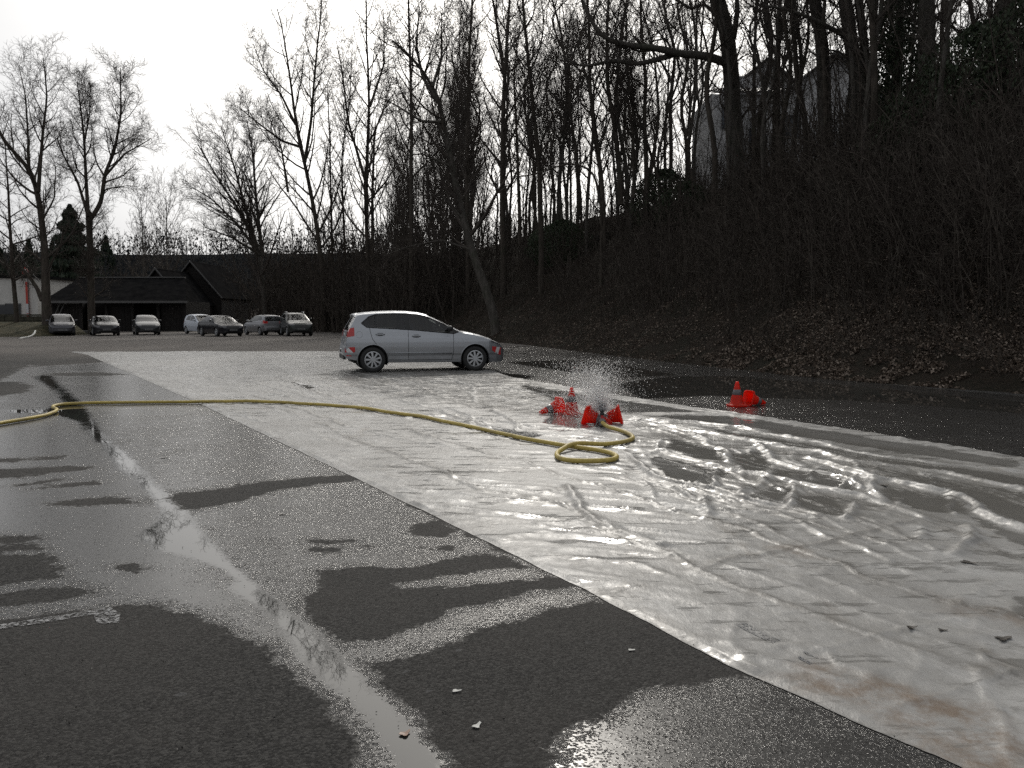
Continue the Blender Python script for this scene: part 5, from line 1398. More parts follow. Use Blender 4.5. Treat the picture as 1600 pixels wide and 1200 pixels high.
mb = MB(); mb.tube([(x0 + .2, .1, 1.0), (x0 + .9, .1, 2.5)], .05, 6); mb.tube([(x0 + .55, .1, 1.0), (x0 + 1.3, .1, 2.5)], .05, 6); mb.build('brace', EAVE, barn)
def gable_house(name, label, ua, ub, vpk, veave, Y, depth, wmat, rmat, cat='house', vb=525, upk=None, tiles=False, over=.35):
    """house with its gable towards the yard"""
    X = lambda u: (u - 800) / F * Y
    cx = (X(ua) + X(ub)) / 2; h0 = 0 if vb >= 520 else P(800, vb, Y).z
    r_ = empty(name, (cx, Y, h0)); tag(r_, label, cat)
    w = (X(ub) - X(ua)) / 2; ze_ = P(800, veave, Y).z - h0; zp = P(800, vpk, Y).z - h0
    px_ = (X(upk) - cx) if upk else 0
    mb = MB()
    prof = [(-w, 0), (w, 0), (w, ze_), (px_, zp - .12), (-w, ze_)]
    vs = [(x_, y_, z_) for y_ in (0, depth) for x_, z_ in prof]
    mb.add(vs, [(0, 1, 2, 3, 4), (9, 8, 7, 6, 5), (0, 5, 6, 1), (1, 6, 7, 2), (4, 9, 5, 0)])
    mb.build('wall', wmat, r_)
    for s_ in (-1, 1):
        sl = Vector((s_ * w - px_, 0, ze_ - zp)).normalized()
        a0 = Vector((px_, -over, zp)); a1 = Vector((s_ * w, -over, ze_)) + sl * over
        nv = (-sl.z * s_, 0, sl.x * s_)
        mb = MB(); quadbox(mb, [a0, a1, a1 + Vector((0, depth + 2 * over, 0)), a0 + Vector((0, depth + 2 * over, 0))], .14, (s_ * abs(sl.z), 0, abs(sl.x)))
        ro = mb.build('roof', rmat, r_)
        mb = MB(); mb.tube([a0 + Vector((0, -.03, -.02)), a1 + Vector((0, -.03, -.02))], .09, 5); mb.build('verge_board', EAVE, ro)
    return r_, w, ze_, zp
gable_house('gabled_barn', 'dark barn with a steep pointed gable at the right end of the open shed', 208, 290, 419, 472, 82, 9, DARKW, ROOFD, 'barn')
gable_house('gabled_barn', 'taller dark gabled barn farthest right, half hidden by the thicket', 258, 348, 408, 462, 90, 10, DARKW, ROOFD, 'barn')
# white building at the left edge
YW = 82.0
X = lambda u: (u - 800) / F * YW
wh = empty('white_building', (X(12), YW, 0)); tag(wh, 'flat white building at the left edge with a red pipe on its wall', 'building')
w0 = X(62) - X(12); zt_ = P(800, 434, YW).z
mb = MB(); mb.box((-7 + w0, 4, zt_ / 2), (14, 8, zt_)); mb.build('wall', PLASTER, wh)
mb = MB(); mb.box((-7 + w0, 4, zt_ + .1), (14.5, 8.5, .25)); mb.build('roof', ROOFD, wh)
REDP = plain('red_paint', C(.42, .045, .03), .55, .12, 4)
mb = MB(); mb.box((X(47.5) - X(12), -.09, zt_ * .5 - .1), (.26, .12, zt_ - .6)); pp_ = mb.build('downpipe', REDP, wh)
mb = MB(); mb.box((X(47.5) - X(12), -.17, zt_ * .42), (.32, .06, .9)); mb.box((X(47.5) - X(12), -.17, zt_ * .30), (.3, .06, .18)); mb.build('pipe_cover', plain('pipe_cover_white', C(.5), .6, .1, 4), pp_)
for (uu, zz_) in ((3, 1.9), (24, 2.0)):
    mb = MB(); mb.box((X(uu) - X(12), -.03, zz_), (1.5, .1, 1.2)); f_ = mb.build('window', EAVE, wh)
    mb = MB(); mb.box((X(uu) - X(12), -.09, zz_), (1.3, .04, 1.0)); mb.build('pane', plain('dark_pane', C(.02, .022, .025), .08, .2, 2), f_)
# signal with a round red and white sign beside it
sg_ = empty('warning_sign', (P(47, 520, 74).x, 74, 0)); tag(sg_, 'tilted red and white warning sign on a leaning pole before the white building', 'sign')
zc = P(47, 424, 74).z
mb = MB(); mb.tube([(0, 0, -.1), (0, 0, zc + .2)], .045, 8); mb.build('pole', EAVE, sg_)
mb = MB(); M = Matrix.Translation((-.1, -.09, zc)) @ Matrix.Rotation(R(25), 4, 'Y') @ Matrix.Rotation(R(90), 4, 'X'); mb.lathe([(.001, .02), (.42, .02), (.42, -.01), (.001, -.01)], 3, M); sp_ = mb.build('sign_plate', REDP, sg_)
mb = MB(); mb.lathe([(.001, .032), (.25, .032), (.25, .022)], 3, M); mb.build('sign_face', PLATE, sp_)
mb = MB(); mb.tube([(.1, 0, zc + .35), (-.5, 0, zc + 1.3)], .04, 6); mb.tube([(.35, 0, zc - .1), (.95, 0, zc - .8)], .04, 6); mb.build('arm', EAVE, sg_)

# low stone wall with a grass bank in front
MOSS = N('mossy_stone'); a = MOSS.noise(3, 6, .65); MOSS.bsdf(MOSS.mix(MOSS.ramp(a, .35, .65), C(.045, .045, .035), C(.085, .08, .06)), .95, MOSS.bump(a, .8, .04), spec=.1); MOSS = MOSS.m
lw = empty('stone_wall', (P(30, 520, 64).x, 64, 0)); tag(lw, 'low mossy stone wall left of the dark grey city car', 'wall')
g = np.random.default_rng(3)
zz_ = 0; row = 0
cap_mesh = None
for row in range(4):
    xx = -6.2 + (row % 2) * .3
    while xx < 2.0:
        w_ = g.uniform(.5, .85)
        mb = MB(); mb.box((xx + w_ / 2, g.uniform(-.02, .02), .17 + row * .345), (w_ - .03, .5, .325)); mb.build('stone', MOSS, lw); xx += w_
mb = MB(); mb.box((-2.1, 0, 1.45), (8.4, .6, .12)); mb.build('coping', MOSS, lw)
mb = MB(); mb.box((-2.1, .05, .68), (8.1, .36, 1.36)); mb.build('wall_core', VOIDM, lw)
# grass bank
gxx = np.linspace(-48, -31.4, 50); gyy = np.linspace(55.5, 63.6, 26)
GX, GY = np.meshgrid(gxx, gyy)
GZ = np.clip((GY - 55.8 - .6 * fbm(GX * .5, GY * .5, 3)) * .16, -.05, .95) * np.clip((-31.6 - GX) / 1.2, -.05, 1) + .06 * fbm(GX * 2, GY * 2, 5) - .04
ii = np.arange(25)[:, None] * 50 + np.arange(49)[None, :]
GRASSM = N('winter_grass'); a = GRASSM.noise(2, 6, .7); GRASSM.bsdf(GRASSM.mix(GRASSM.ramp(a, .35, .65), C(.035, .036, .022), C(.075, .065, .04)), .95, GRASSM.bump(GRASSM.noise(25, 4, .7), .8, .05), spec=.1); GRASSM = GRASSM.m
tag(mesh_obj('grass_bank', np.stack([GX.ravel(), GY.ravel(), GZ.ravel()], 1), np.stack([ii, ii + 1, ii + 51, ii + 50], -1).reshape(-1, 4), GRASSM, smooth=True), 'rough winter grass bank before the low wall', kind='structure')
# white hose over the bank
wpts = [(-40, 538), (0, 534.5), (15, 533.5), (28, 531), (34, 528), (43, 527), (50, 524.5), (54, 520.5), (55, 517)]
mb = MB(); q = []
for i, (u, v) in enumerate(wpts):
    c = P(u, v, 50.5 + i * .55); q.append(c)
q = [Vector(s_) for s_ in spline([tuple(k) for k in q], 40, None)]
mb.tube(q, .055, 8)
tag(mb.build('white_hose', plain('white_hose_rubber', C(.62, .62, .58), .6, .1, 8), None, True), 'pale white hose curling down the grass bank at the left edge', 'hose')
mb = MB(); mb.box((P(125, 527, 66).x, 66, .14), (3.2, .22, .28)); tag(mb.build('timber_beam', EAVE, None), 'pale timber beam lying before the barn opening between the two leftmost cars', 'beam')

# ------------------------------------------------------------------ house on the embankment
YH = 58.0
hr, hw_, hze, hzp = gable_house('white_house', 'white gabled house on the crest half hidden behind bare trunks', 1182, 1400, 84, 170, YH, 9, PLASTG, TILE, 'house', vb=320, upk=1290)
XH = lambda u: (u - 800) / F * YH - hr.location.x
ZH = lambda v: P(800, v, YH).z - hr.location.z
for (u0, u1, v0, v1) in ((1218, 1242, 180, 215), (1310, 1334, 150, 185), (1330, 1352, 200, 232), (1196, 1206, 218, 240)):
    mb = MB(); mb.box((XH((u0 + u1) / 2), -.03, ZH((v0 + v1) / 2)), ((u1 - u0) / F * YH, .1, (v1 - v0) / F * YH)); f_ = mb.build('window', EAVE, hr)
    mb = MB(); mb.box((XH((u0 + u1) / 2), -.09, ZH((v0 + v1) / 2)), ((u1 - u0) / F * YH - .16, .05, (v1 - v0) / F * YH - .16)); mb.build('pane', plain('house_pane', C(.03, .034, .04), .06, .2, 2), f_)
# side wing with a tiled roof facing the yard
YV = 60.0
Xv = lambda u: (u - 800) / F * YV
Zv = lambda v: P(800, v, YV).z
zb0 = Zv(262) - 3.5
wing = empty('tiled_house', (Xv(1150), YV, zb0)); tag(wing, 'grey house with a tiled roof and dark double door behind the massive oak', 'house')
xa, xb = Xv(1104) - Xv(1150), Xv(1226) - Xv(1150); zE, zR = Zv(147) - zb0, Zv(122) - zb0
mb = MB(); mb.box(((xa + xb) / 2, 3, zE / 2), (xb - xa, 6, zE)); mb.build('wall', PLASTG, wing)
mb = MB(); xg = Xv(1142) - Xv(1150)
vs = [(xa, -.9, 0), (xg, -.9, 0), (xg, -.9, zE - .2), (xa + .9, -.9, zE + .35), (xa, -.9, zE - .9)]
vs2 = [(a_, .0, c_) for a_, b__, c_ in vs]
mb.add(vs + vs2, [(0, 1, 2, 3, 4), (1, 6, 7, 2), (2, 7, 8, 3), (3, 8, 9, 4), (4, 9, 5, 0)]); mb.build('front_gable', PLASTG, wing)
mb = MB(); quadbox(mb, [(xa + .5, -.5, zE), (xb + .2, -.5, zE), (xb + .2, 3, zR), (xa + .5, 3, zR)], .1, (0, -.4, 1)); rf_ = mb.build('roof', TILE, wing)
mb = MB()
dv = Vector((0, 3.5, zR - zE)); 
for rr_ in range(7):
    for cc in range(26):
        o_ = Vector((xa + .55 + cc * (xb - xa - .4) / 26, -.5, zE + .03)) + dv * (rr_ / 7)
        e_ = dv / 7 * 1.06; wv_ = Vector(((xb - xa - .4) / 26 * .9, 0, 0)); up_ = Vector((0, -.02, .07))
        mb.add([o_ + up_ * .9, o_ + wv_ * .5 + up_ * 1.9, o_ + wv_ + up_ * .9, o_ + e_, o_ + e_ + wv_ * .5 + up_ * .8, o_ + e_ + wv_, o_], [(0, 1, 4, 3), (1, 2, 5, 4), (0, 2, 1)])
tag(mb.build('roof_tiles', plain('roof_tile_worn', C(.13, .13, .14), .45, .3, 5), wing), kind='stuff')
for u0, u1, v0, v1 in ((1116, 1128.5, 168, 205), (1129.5, 1142, 168, 205), (1163, 1172, 202, 232)):
    mb = MB(); yy_ = -.95 if u1 < 1150 else -.05
    mb.box((Xv((u0 + u1) / 2) - Xv(1150), yy_, Zv((v0 + v1) / 2) - zb0), ((u1 - u0) / F * YV, .1, (v1 - v0) / F * YV)); mb.build('door' if u1 < 1150 else 'window', plain('blue_grey_paint', C(.06, .07, .085), .5, .15, 3), wing)
mb = MB(); mb.box((0, 0, 0), (.5, .5, 1.1)); ch_ = mb.build('chimney', PLASTG, wing); ch_.location = (xb - 2.6, 3.2, zR + .4)
ped = Vector((Xv(1185), YV + 9, 0))
gable_house('grey_house', 'distant dark roof peak behind the tiled house', 1150, 1226, 92, 124, 72, 8, PLASTG, ROOFD, 'house', vb=250)

# crib wall of beams showing through the brush on the right of the bank
CRIB = plain('crib_concrete', C(.055, .053, .05), .95, .25, 2, bump=.4, bscale=15)
for (lab, u0, u1, v, rows, Y) in (('terraced crib wall of dark beams showing through brush at the right', 1400, 1590, 345, 4, 21.0), ('terraced crib wall of dark beams high on the bank behind the spray', 800, 950, 398, 4, 47.0)):
    x0_, x1_ = (u0 - 800) / F * Y, (u1 - 800) / F * Y
    base = P((u0 + u1) / 2, v, Y); Yc = yhit((u0 + u1) / 2, v); 
    cx = ((u0 + u1) / 2 - 800) / F * Yc; zc = th(cx, Yc)
    # run along the contour
    e_ = .5; gx_ = th(cx + e_, Yc) - th(cx - e_, Yc); gy_ = th(cx, Yc + e_) - th(cx, Yc - e_)
    dirv = Vector((-gy_, gx_, 0)).normalized() * -1; inw = Vector((gx_, gy_, 0)).normalized()
    if dirv.x < 0: dirv = -dirv
    ln = (u1 - u0) / F * Yc
    cw_ = empty('crib_wall', (cx, Yc, zc)); tag(cw_, lab, 'wall')
    Rm = Matrix.Rotation(math.atan2(dirv.y, dirv.x), 3, 'Z')
    for rr_ in range(rows):
        nb = max(3, int(ln / 1.6))
        for k in range(nb):
            c = dirv * ((k + .5) / nb - .5) * ln + inw * (.12 + rr_ * .33) + Vector((0, 0, -.1 + rr_ * .36))
            mb = MB(); mb.box(c, (ln / nb - .03, .2, .14), Rm); mb.build('beam', CRIB, cw_)
            c2 = c + dirv * (ln / nb * .5) + inw * .3 + Vector((0, 0, .16))
            mb = MB(); mb.box(c2, (.16, .8, .16), Rm); mb.build('header', CRIB, cw_)

# ------------------------------------------------------------------ cones
n = N('cone_orange')
a = n.noise(14, 5, .6); dz = n.noise(60, 3, .7)
cc_ = n.mix(n.ramp(a, .3, .7), C(.74, .055, .022), C(.62, .038, .018)); cc_ = n.mix(n.ramp(dz, .58, .75, 0, .5), cc_, C(.2, .05, .03))
b_ = n.bsdf(cc_, .38, n.bump(a, .15, .004))
tr = n.new('ShaderNodeBsdfTranslucent'); tr.inputs[0].default_value = C(.98, .07, .025)
mx_ = n.new('ShaderNodeMixShader'); mx_.inputs[0].default_value = .55
n.link(b_.outputs[0], mx_.inputs[1]); n.link(tr.outputs[0], mx_.inputs[2]); n.link(mx_.outputs[0], n.out.inputs[0])
CONE = n.m
BAND = plain('cone_band', C(.13, .12, .125), .4, .2, 30)
def make_cone(label, H=.345):
    root = empty('traffic_cone'); tag(root, label, 'traffic cone', 'traffic cones around the spray nozzle')
    B = .235 * H / .345; r0 = B * .40; rt = .022
    mb = MB()
    # square foot, open below, with turned edge and chamfered corners
    h = B / 2; ch = .03
    oc = [(h, h - ch), (h - ch, h), (-h + ch, h), (-h, h - ch), (-h, -h + ch), (-h + ch, -h), (h - ch, -h), (h, -h + ch)]
    rings = [[(x * 1.0, y * 1.0, 0) for x, y in oc], [(x, y, .018) for x, y in oc], [(x * .93, y * .93, .026) for x, y in oc]]
    kk = 32
    def at_ang(ringf): return ringf
    # resample square rings to kk points by angle
    def sq(sc_, z_):
        out = []
        for k in range(kk):
            w = 2 * math.pi * (k + .5) / kk; c, s = math.cos(w), math.sin(w)
            q = h * sc_ / max(abs(c), abs(s)); q = min(q, (2 * h - ch) * sc_ / (abs(c) + abs(s)))
            out.append((q * c, q * s, z_))
        return out
    def circ(r_, z_): return [(r_ * math.cos(2 * math.pi * (k + .5) / kk), r_ * math.sin(2 * math.pi * (k + .5) / kk), z_) for k in range(kk)]
    L_ = [sq(.90, .0), sq(1, 0), sq(1, .018), sq(.94, .027), circ(r0 * 1.14, .030), circ(r0, .042)]
    zz = np.linspace(.042, H, 9)[1:]
    L_ += [circ(r0 + (rt - r0) * (q - .042) / (H - .042), q) for q in zz[:-1]] + [circ(rt, H - .006), circ(rt * .75, H), circ(rt * .62, H - .003)]
    # inside
    L_ += [circ(r0 + (rt - r0) * (q - .042) / (H - .042) - .006, q) for q in zz[::-1][1:]] + [circ(r0 - .006, .036), circ(r0 * 1.1, .022), sq(.90, .014)]
    vs = [q for ring in L_ for q in ring]; fs = []
    m = len(L_)
    for i in range(m):
        i2 = (i + 1) % m
        for k in range(kk): fs.append((i * kk + k, i * kk + (k + 1) % kk, i2 * kk + (k + 1) % kk, i2 * kk + k))
    mb.add(vs, fs); mb.build('cone_body', CONE, root, True)
    mb = MB(); f = lambda q: r0 + (rt - r0) * (q - .042) / (H - .042) + .0015
    z0, z1 = .042 + (H - .042) * .40, .042 + (H - .042) * .64
    mb.lathe([(f(z0) - .001, z0), (f(z0), z0 + .001), (f(z1), z1 - .001), (f(z1) - .001, z1)], 32); mb.build('reflective_band', BAND, root, True)
    return root, B, rt, H
def lay_cone(label, ub, vb, head_deg, roll=0, H=.345, z0=.012):
    """lying cone: its foot edge and its tip touch the ground; (ub, vb) is the ground point under the foot edge"""
    root, B, rt, H = make_cone(label, H)
    tilt = math.atan2(B / 2 - rt, H)          # axis slopes down to the tip
    yaw = R(head_deg)
    ax = Matrix.Rotation(yaw, 3, 'Z') @ Matrix.Rotation(math.pi / 2 + tilt, 3, 'Y') @ Matrix.Rotation(roll, 3, 'Z')
    gpt = G(ub, vb)
    low = ax @ Vector((-B / 2, 0, 0)) if roll == 0 else Vector((0, 0, 0))
    c = Vector((gpt.x, gpt.y, z0 + B / 2 * math.cos(tilt)))
    root.matrix_world = Matrix.Translation(c) @ ax.to_4x4()
    root.location = c; root.rotation_mode = 'QUATERNION'; root.rotation_quaternion = ax.to_quaternion()
    return root
def stand_cone(label, u, v, rz, H=.345, z0=.012):
    root, B, rt, H = make_cone(label, H); gpt = G(u, v)
    root.location = (gpt.x, gpt.y, z0); root.rotation_euler = (0, 0, R(rz)); return root
stand_cone('upright orange cone with a grey band, left of the spray nozzle', 893, 649, 18, .365)
lay_cone('orange cone toppled with its tip to the left beside the upright cone', 877, 647, 205)
lay_cone('orange cone lying with its foot to the left and tip against the nozzle', 915, 663.5, -22, 0)
lay_cone('orange cone lying with its foot to the right and tip towards the nozzle', 970, 663, 172, 0)
stand_cone('upright orange cone alone with a fallen one on the right wet asphalt', 1151, 635, 12, .365, .004)
lay_cone('orange cone fallen behind the lone upright one, open foot facing left', 1168, 634, 24, 0, .345, .004)

# ------------------------------------------------------------------ hose and spray nozzle
n = N('yellow_hose_fabric')
a = n.noise(30, 4, .6); w_ = n.noise(240, 2, .5); dd_ = n.noise(2.2, 6, .7)
yc = n.mix(n.ramp(a, .3, .7), C(.50, .39, .10), C(.38, .29, .075)); yc = n.mix(n.ramp(dd_, .45, .7, 0, .75), yc, C(.24, .19, .085))
n.bsdf(yc, .55, n.bump(w_, .35, .003), spec=.4)
HOSEM = n.m
hp = [(-110, 690), (-40, 672), (0, 663), (40, 656.5), (70, 651), (86, 645), (90, 641), (82, 638), (84, 635), (100, 632.5), (150, 630.5), (250, 629.5), (350, 629.5), (450, 631.5), (550, 638), (650, 652.5), (740, 671), (820, 689), (887, 700.5), (932, 706.5), (957, 712), (966, 718.5), (958, 724), (920, 726.5), (884, 724.5), (869, 718), (871, 710), (890, 702.5), (912, 699.5), (945, 698.5), (973, 695), (990, 689), (987, 683), (969, 676), (948, 671.5), (941, 667)]
HR = .0235
hz_ = []
for i, (u, v) in enumerate(hp): hz_.append(np.array(G(u, v + 1.5)))
hq = spline(hz_, 420, None)
for it in range(6):
    s_ = hq.copy(); s_[1:-1] = (hq[:-2] + hq[1:-1] * 2 + hq[2:]) / 4; hq = s_
cross = np.array(G(889, 701.5))
xz = []
for i, q in enumerate(hq):
    b0 = sheet_z(q[0], q[1]) if i % 1 == 0 else 0
    zq = HR + .004 + b0
    d_ = math.hypot(q[0] - cross[0], q[1] - cross[1])
    if i > 330: zq += .058 * math.exp(-(d_ / .16) ** 2)
    t_end = (i - 400) / 20
    if t_end > 0: zq += .03 * t_end ** 2
    xz.append(zq)
xz = np.array(xz); k_ = np.ones(9) / 9
xz = np.convolve(np.pad(xz, 4, mode='edge'), k_, 'valid')
hq[:, 2] = xz
mb = MB(); mb.tube([Vector(q) for q in hq], HR, 12)
tag(mb.build('yellow_hose', HOSEM, None, True), 'long yellow fire hose looping across asphalt and plastic sheet to the nozzle', 'hose')
STEEL = plain('dull_alloy', C(.16, .155, .15), .42, .25, 25, metal=.7)
REDM = plain('nozzle_red', C(.42, .035, .04), .4, .15, 25)
BLACKM = plain('black_rubber', C(.02), .6, .2, 25)
gn = G(941, 668)
nz = empty('spray_nozzle', (gn.x, gn.y, .008)); tag(nz, 'short metal fire nozzle standing upright between the toppled cones, spraying water', 'nozzle')
tl = Matrix.Rotation(R(-8), 4, 'X')
mb = MB(); mb.lathe([(.001, 0), (.036, 0), (.046, .008), (.048, .03), (.040, .05), (.046, .056), (.046, .074), (.030, .088), (.022, .10)], 20, tl); mb.build('valve_body', STEEL, nz, True)
mb = MB(); mb.lathe([(.018, .10), (.0175, .135), (.020, .14)], 16, tl); mb.build('barrel', REDM, nz, True)
mb = MB(); mb.lathe([(.020, .138), (.026, .142), (.026, .16), (.022, .165), (.022, .175), (.026, .178), (.025, .195), (.012, .197), (.011, .15)], 16, tl); mb.build('tip', BLACKM, nz, True)
mb = MB(); mb.tube([(-.04, 0, .06), (-.065, -.005, .05), (-.085, -.02, .012), (-.10, -.03, .0)], .007, 8); mb.build('lever', STEEL, nz, True)
mb = MB(); mb.tube([(.035, 0, .05), (.07, -.005, .035), (.085, -.005, .02)], [.010, .014, .016], 8); mb.build('cap', REDM, nz, True)
mb = MB(); mb.tube([(0, -.03, .03), (0, -.075, .03)], .033, 14); mb.build('coupling', STEEL, nz, True)
for a_ in (60, 180, 300):
    mb = MB(); mb.tube([(.035 * math.cos(R(a_)), .035 * math.sin(R(a_)), .02), (.085 * math.cos(R(a_)), .085 * math.sin(R(a_)), .004)], .007, 6); mb.build('leg', STEEL, nz, True)

# spray of drops: fan rising and drifting away from the camera
n = N('water_drops')
b1 = n.new('ShaderNodeBsdfGlass'); b1.inputs['IOR'].default_value = 1.33; b1.inputs['Roughness'].default_value = .0
b2 = n.new('ShaderNodeBsdfTranslucent'); b2.inputs[0].default_value = C(.92)
b3 = n.new('ShaderNodeBsdfDiffuse'); b3.inputs[0].default_value = C(.8)
n.link(n.mix(n.noise(3), C(.78), C(.85)), b3.inputs[0])
m1 = n.new('ShaderNodeMixShader'); m1.inputs[0].default_value = .25; n.link(b2.outputs[0], m1.inputs[1]); n.link(b3.outputs[0], m1.inputs[2])
m2 = n.new('ShaderNodeMixShader'); m2.inputs[0].default_value = .45; n.link(b1.outputs[0], m2.inputs[1]); n.link(m1.outputs[0], m2.inputs[2])
n.link(m2.outputs[0], n.out.inputs[0])
WATER = n.m
g = np.random.default_rng(12)
nd = 18500
# ballistic drops thrown up and away, sampled at a random time of flight
tip = np.array([gn.x, gn.y + .03, .20])
vz = 3.4 * g.random(nd) ** .7; va = g.normal(0, .42, nd); vy = g.uniform(.5, 4.2, nd)
tf = (vz + np.sqrt(vz ** 2 + 2 * 9.81 * .2)) / 9.81
tm_ = tf * g.random(nd) ** .8
vx = g.normal(-.14, .60, nd) * (.5 + vz / 4)
pos = tip + np.stack([vx * tm_ + g.normal(0, .035, nd), vy * tm_, vz * tm_ - 4.905 * tm_ ** 2], 1)
# splashes dancing on the wet ground
ns_ = 3500
sp = np.stack([g.normal(-.05, .42, ns_), g.uniform(.3, 3.4, ns_), np.abs(g.normal(0, .09, ns_)) + .01], 1) + np.array([gn.x, gn.y, 0])
pos = np.vstack([pos, sp])
size = np.concatenate([g.uniform(.0022, .0056, nd), g.uniform(.0014, .0035, ns_)])
octv = np.array([[1, 0, 0], [-1, 0, 0], [0, 1, 0], [0, -1, 0], [0, 0, 1], [0, 0, -1]]); octf = np.array([[0, 2, 4], [2, 1, 4], [1, 3, 4], [3, 0, 4], [2, 0, 5], [1, 2, 5], [3, 1, 5], [0, 3, 5]])
V = (pos[:, None, :] + octv[None] * size[:, None, None]).reshape(-1, 3)
Ff = (octf[None] + (np.arange(len(pos)) * 6)[:, None, None]).reshape(-1, 3)
tag(mesh_obj('water_spray', V, Ff, WATER, None, True), 'white spray of water drops rising from the nozzle', kind='stuff')

# ------------------------------------------------------------------ markings, prints and litter
n = N('worn_road_paint')
a = n.noise(60, 6, .8); al = n.math('MULTIPLY', n.ramp(a, .46, .58), n.ramp(n.noise(3, 4, .6), .3, .6, .35, .9))
b_ = n.bsdf(n.mix(n.noise(9, 4, .6), C(.26), C(.42)), .8, n.bump(a, .5, .005), alpha=al)
PAINTM = n.m
def flat_poly(name, pts, z_, mat, parent=None):
    q = [G(u, v) for u, v in pts]
    return mesh_obj(name, [(p.x, p.y, z_) for p in q], [tuple(range(len(q)))[::-1]], mat, parent)
mk = flat_poly('parking_line', [(-60, 988), (0, 977), (70, 966), (140, 955), (170, 948), (188, 960), (186, 974), (152, 976), (146, 961), (70, 974), (0, 984), (-60, 997)], .004, PAINTM)
tag(mk, 'worn white parking bay line ending in a short bar at lower left', kind='structure')
# stencilled maker's stamp near the edge of the sheet
n = N('faded_print_ink')
a = n.noise(45, 5, .7)
b_ = n.bsdf(n.mix(n.noise(20), C(.06, .065, .075), C(.11, .115, .125)), .6, alpha=n.ramp(a, .38, .55))
INKM = n.m
def stamp(text, u0, v0, u1, v1, hgt_, name='printed_lettering'):
    p0, p1 = G(u0, v0), G(u1, v1)
    cu = bpy.data.curves.new('tmp_text', 'FONT'); cu.body = text; cu.size = 1.0; cu.extrude = .0
    ob = bpy.data.objects.new('tmp_text', cu); COL.objects.link(ob)
    bpy.context.view_layer.update()
    me = bpy.data.meshes.new_from_object(ob.evaluated_get(bpy.context.evaluated_depsgraph_get()))
    COL.objects.unlink(ob); bpy.data.objects.remove(ob)
    co = np.array([v.co[:] for v in me.vertices]); w = co[:, 0].max()
    ln = (p1 - p0).length; d = (p1 - p0).normalized(); pr = Vector((-d.y, d.x, 0))
    zz_ = max(sheet_z(p0.x, p0.y), sheet_z(p1.x, p1.y), sheet_z((p0.x + p1.x) / 2, (p0.y + p1.y) / 2))
    vs = []
    for c in co:
        q = p0 + d * (c[0] / w * ln) + pr * (c[1] * hgt_)
        vs.append((q.x, q.y, sheet_z(q.x, q.y) + .003))
    fs = [tuple(p.vertices) for p in me.polygons]
    return mesh_obj(name, vs, fs, INKM, sheet)
stamp('PESCHLER', 1152, 979, 1210, 1008, .062)
def bar(u0, v0, u1, v1, w, name='printed_line'):
    p0, p1 = G(u0, v0), G(u1, v1); d = (p1 - p0).normalized(); pr = Vector((-d.y, d.x, 0)) * w
    vs = []; 
    for t in np.linspace(0, 1, 9):
        q = p0 + (p1 - p0) * t
        for s_ in (-.5, .5): r_ = q + pr * s_; vs.append((r_.x, r_.y, sheet_z(r_.x, r_.y) + .003))
    return mesh_obj(name, vs, [(2 * i, 2 * i + 2, 2 * i + 3, 2 * i + 1) for i in range(8)], INKM, sheet)
bar(1150, 980, 1208, 1009.5, .006)
for a_ in ((1255, 1024, 1279, 1031), (1248, 1029, 1270, 1040), (1247, 1031, 1266, 1041)): bar(*a_, .007)
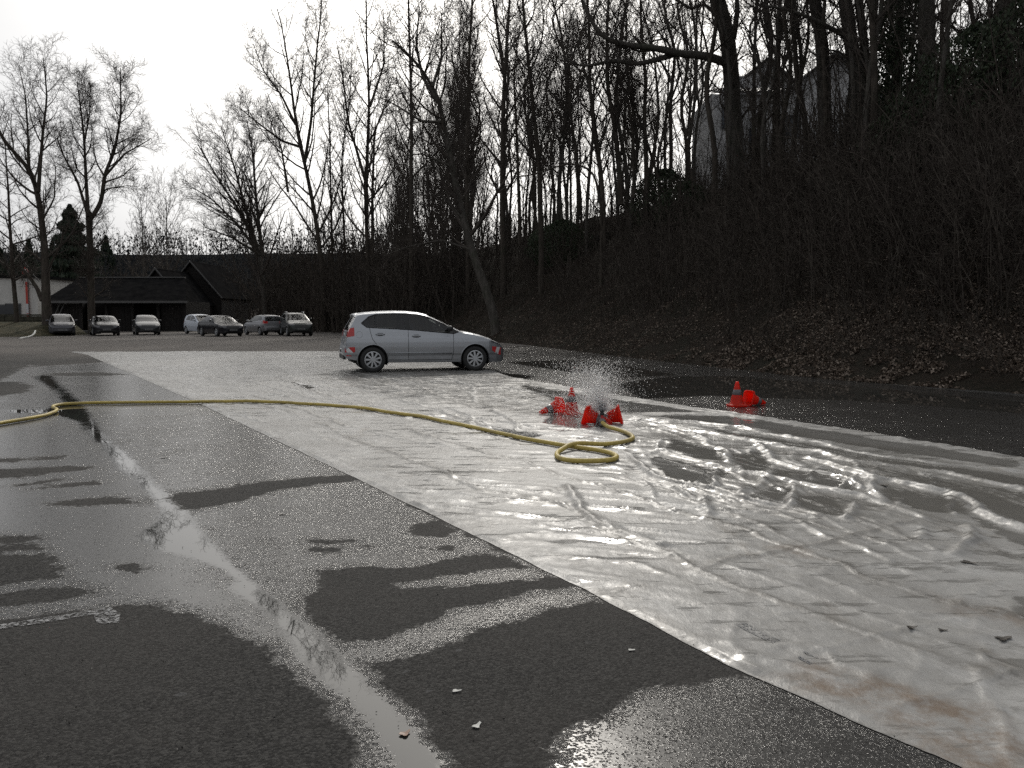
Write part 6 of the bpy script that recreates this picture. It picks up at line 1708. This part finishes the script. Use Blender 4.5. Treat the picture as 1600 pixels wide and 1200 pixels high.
# leaves and scraps lying about
LEAFB = plain('wet_dark_leaf', C(.030, .024, .018), .4, .3, 30)
LEAFO = plain('brown_leaf', C(.16, .075, .04), .5, .3, 30)
SCRAP = plain('pale_scrap', C(.5, .5, .47), .7, .15, 30)
def leaf(name, label, u, v, size, rz, mat, cat, stretch=1.6):
    p = G(u, v); z_ = sheet_z(p.x, p.y)
    root = None
    g = np.random.default_rng(int(u * 7 + v)); k = 12; vs = []; 
    for i in range(k):
        w = 2 * math.pi * i / k; r_ = size * (.7 + .3 * math.cos(w * 3 + g.uniform(0, 1)) + g.uniform(-.08, .08))
        x, y = r_ * math.cos(w) * stretch, r_ * math.sin(w)
        vs.append((x, y, .003 + .25 * size * (x / size / stretch) ** 2 * g.uniform(.5, 1)))
    vs.append((0, 0, .002)); vs2 = [(a_, b_, c_ + .0015) for a_, b_, c_ in vs]
    o = mesh_obj(name, vs + vs2, [(i, (i + 1) % k, k) for i in range(k)] + [(k + 1 + (i + 1) % k, k + 1 + i, 2 * k + 1) for i in range(k)] + [(i, k + 1 + i, k + 1 + (i + 1) % k, (i + 1) % k) for i in range(k)], mat)
    o.location = (p.x, p.y, z_ + .001); o.rotation_euler = (0, 0, R(rz)); tag(o, label, cat)
    return o
leaf('fallen_leaf', 'dark wet leaf on the sheet near its right side, level with the bright arc', 1567, 1003, .028, 20, LEAFB, 'leaf')
leaf('fallen_leaf', 'dark ragged leaf on the sheet below the fat rounded wrinkles', 1512, 882, .032, -40, LEAFB, 'leaf')
leaf('fallen_leaf', 'dark leaf scrap high on the right part of the sheet', 1382, 762, .03, 30, LEAFB, 'leaf')
leaf('fallen_leaf', 'small dark leaf alone on the sheet between stamp and puddled wrinkles', 1424, 988, .018, 10, LEAFB, 'leaf')
leaf('fallen_leaf', 'small dark leaf beside the other small one, nearer the right', 1472, 990, .016, -10, LEAFB, 'leaf')
leaf('fallen_leaf', 'reddish brown leaf floating at the tail of the mirror puddle', 633, 1148, .018, 60, LEAFO, 'leaf')
leaf('paper_scrap', 'white scrap on the dark dry asphalt near the bottom centre', 713, 1081, .013, 10, SCRAP, 'scrap')
leaf('paper_scrap', 'pale crumpled scrap at the bottom centre, below the white one', 745, 1136, .016, 70, SCRAP, 'scrap')
leaf('paper_scrap', 'pale flat pebble like scrap beside the edge of the sheet', 986, 1017, .011, 0, SCRAP, 'scrap')
leaf('fallen_leaf', 'small black leaf on the grainy wet asphalt below the yellow hose', 256, 716, .03, 0, LEAFB, 'leaf')
leaf('fallen_leaf', 'small black leaf on the grainy asphalt between sheet and puddle', 441, 804, .02, 0, LEAFB, 'leaf')
gl_ = np.random.default_rng(4)
npb = 2400
yy = 2.2 * (14 / 2.2) ** gl_.random(npb); xx = gl_.uniform(-.62, .55, npb) * yy
okm = xx < 1.31 - .585 * (yy - 2.49) - .05
xx, yy = xx[okm], yy[okm]
V, Ff = leaves_mesh(np.stack([xx, yy, np.full(len(xx), .004)], 1), gl_.uniform(.002, .0055, len(xx)), gl_, .6, .5)
tag(mesh_obj('grit', V, Ff, leaf_mat('grit_mix', (C(.015), C(.03, .026, .022), C(.25, .24, .22)))), 'fine grit and bud scales strewn over the asphalt', kind='stuff')
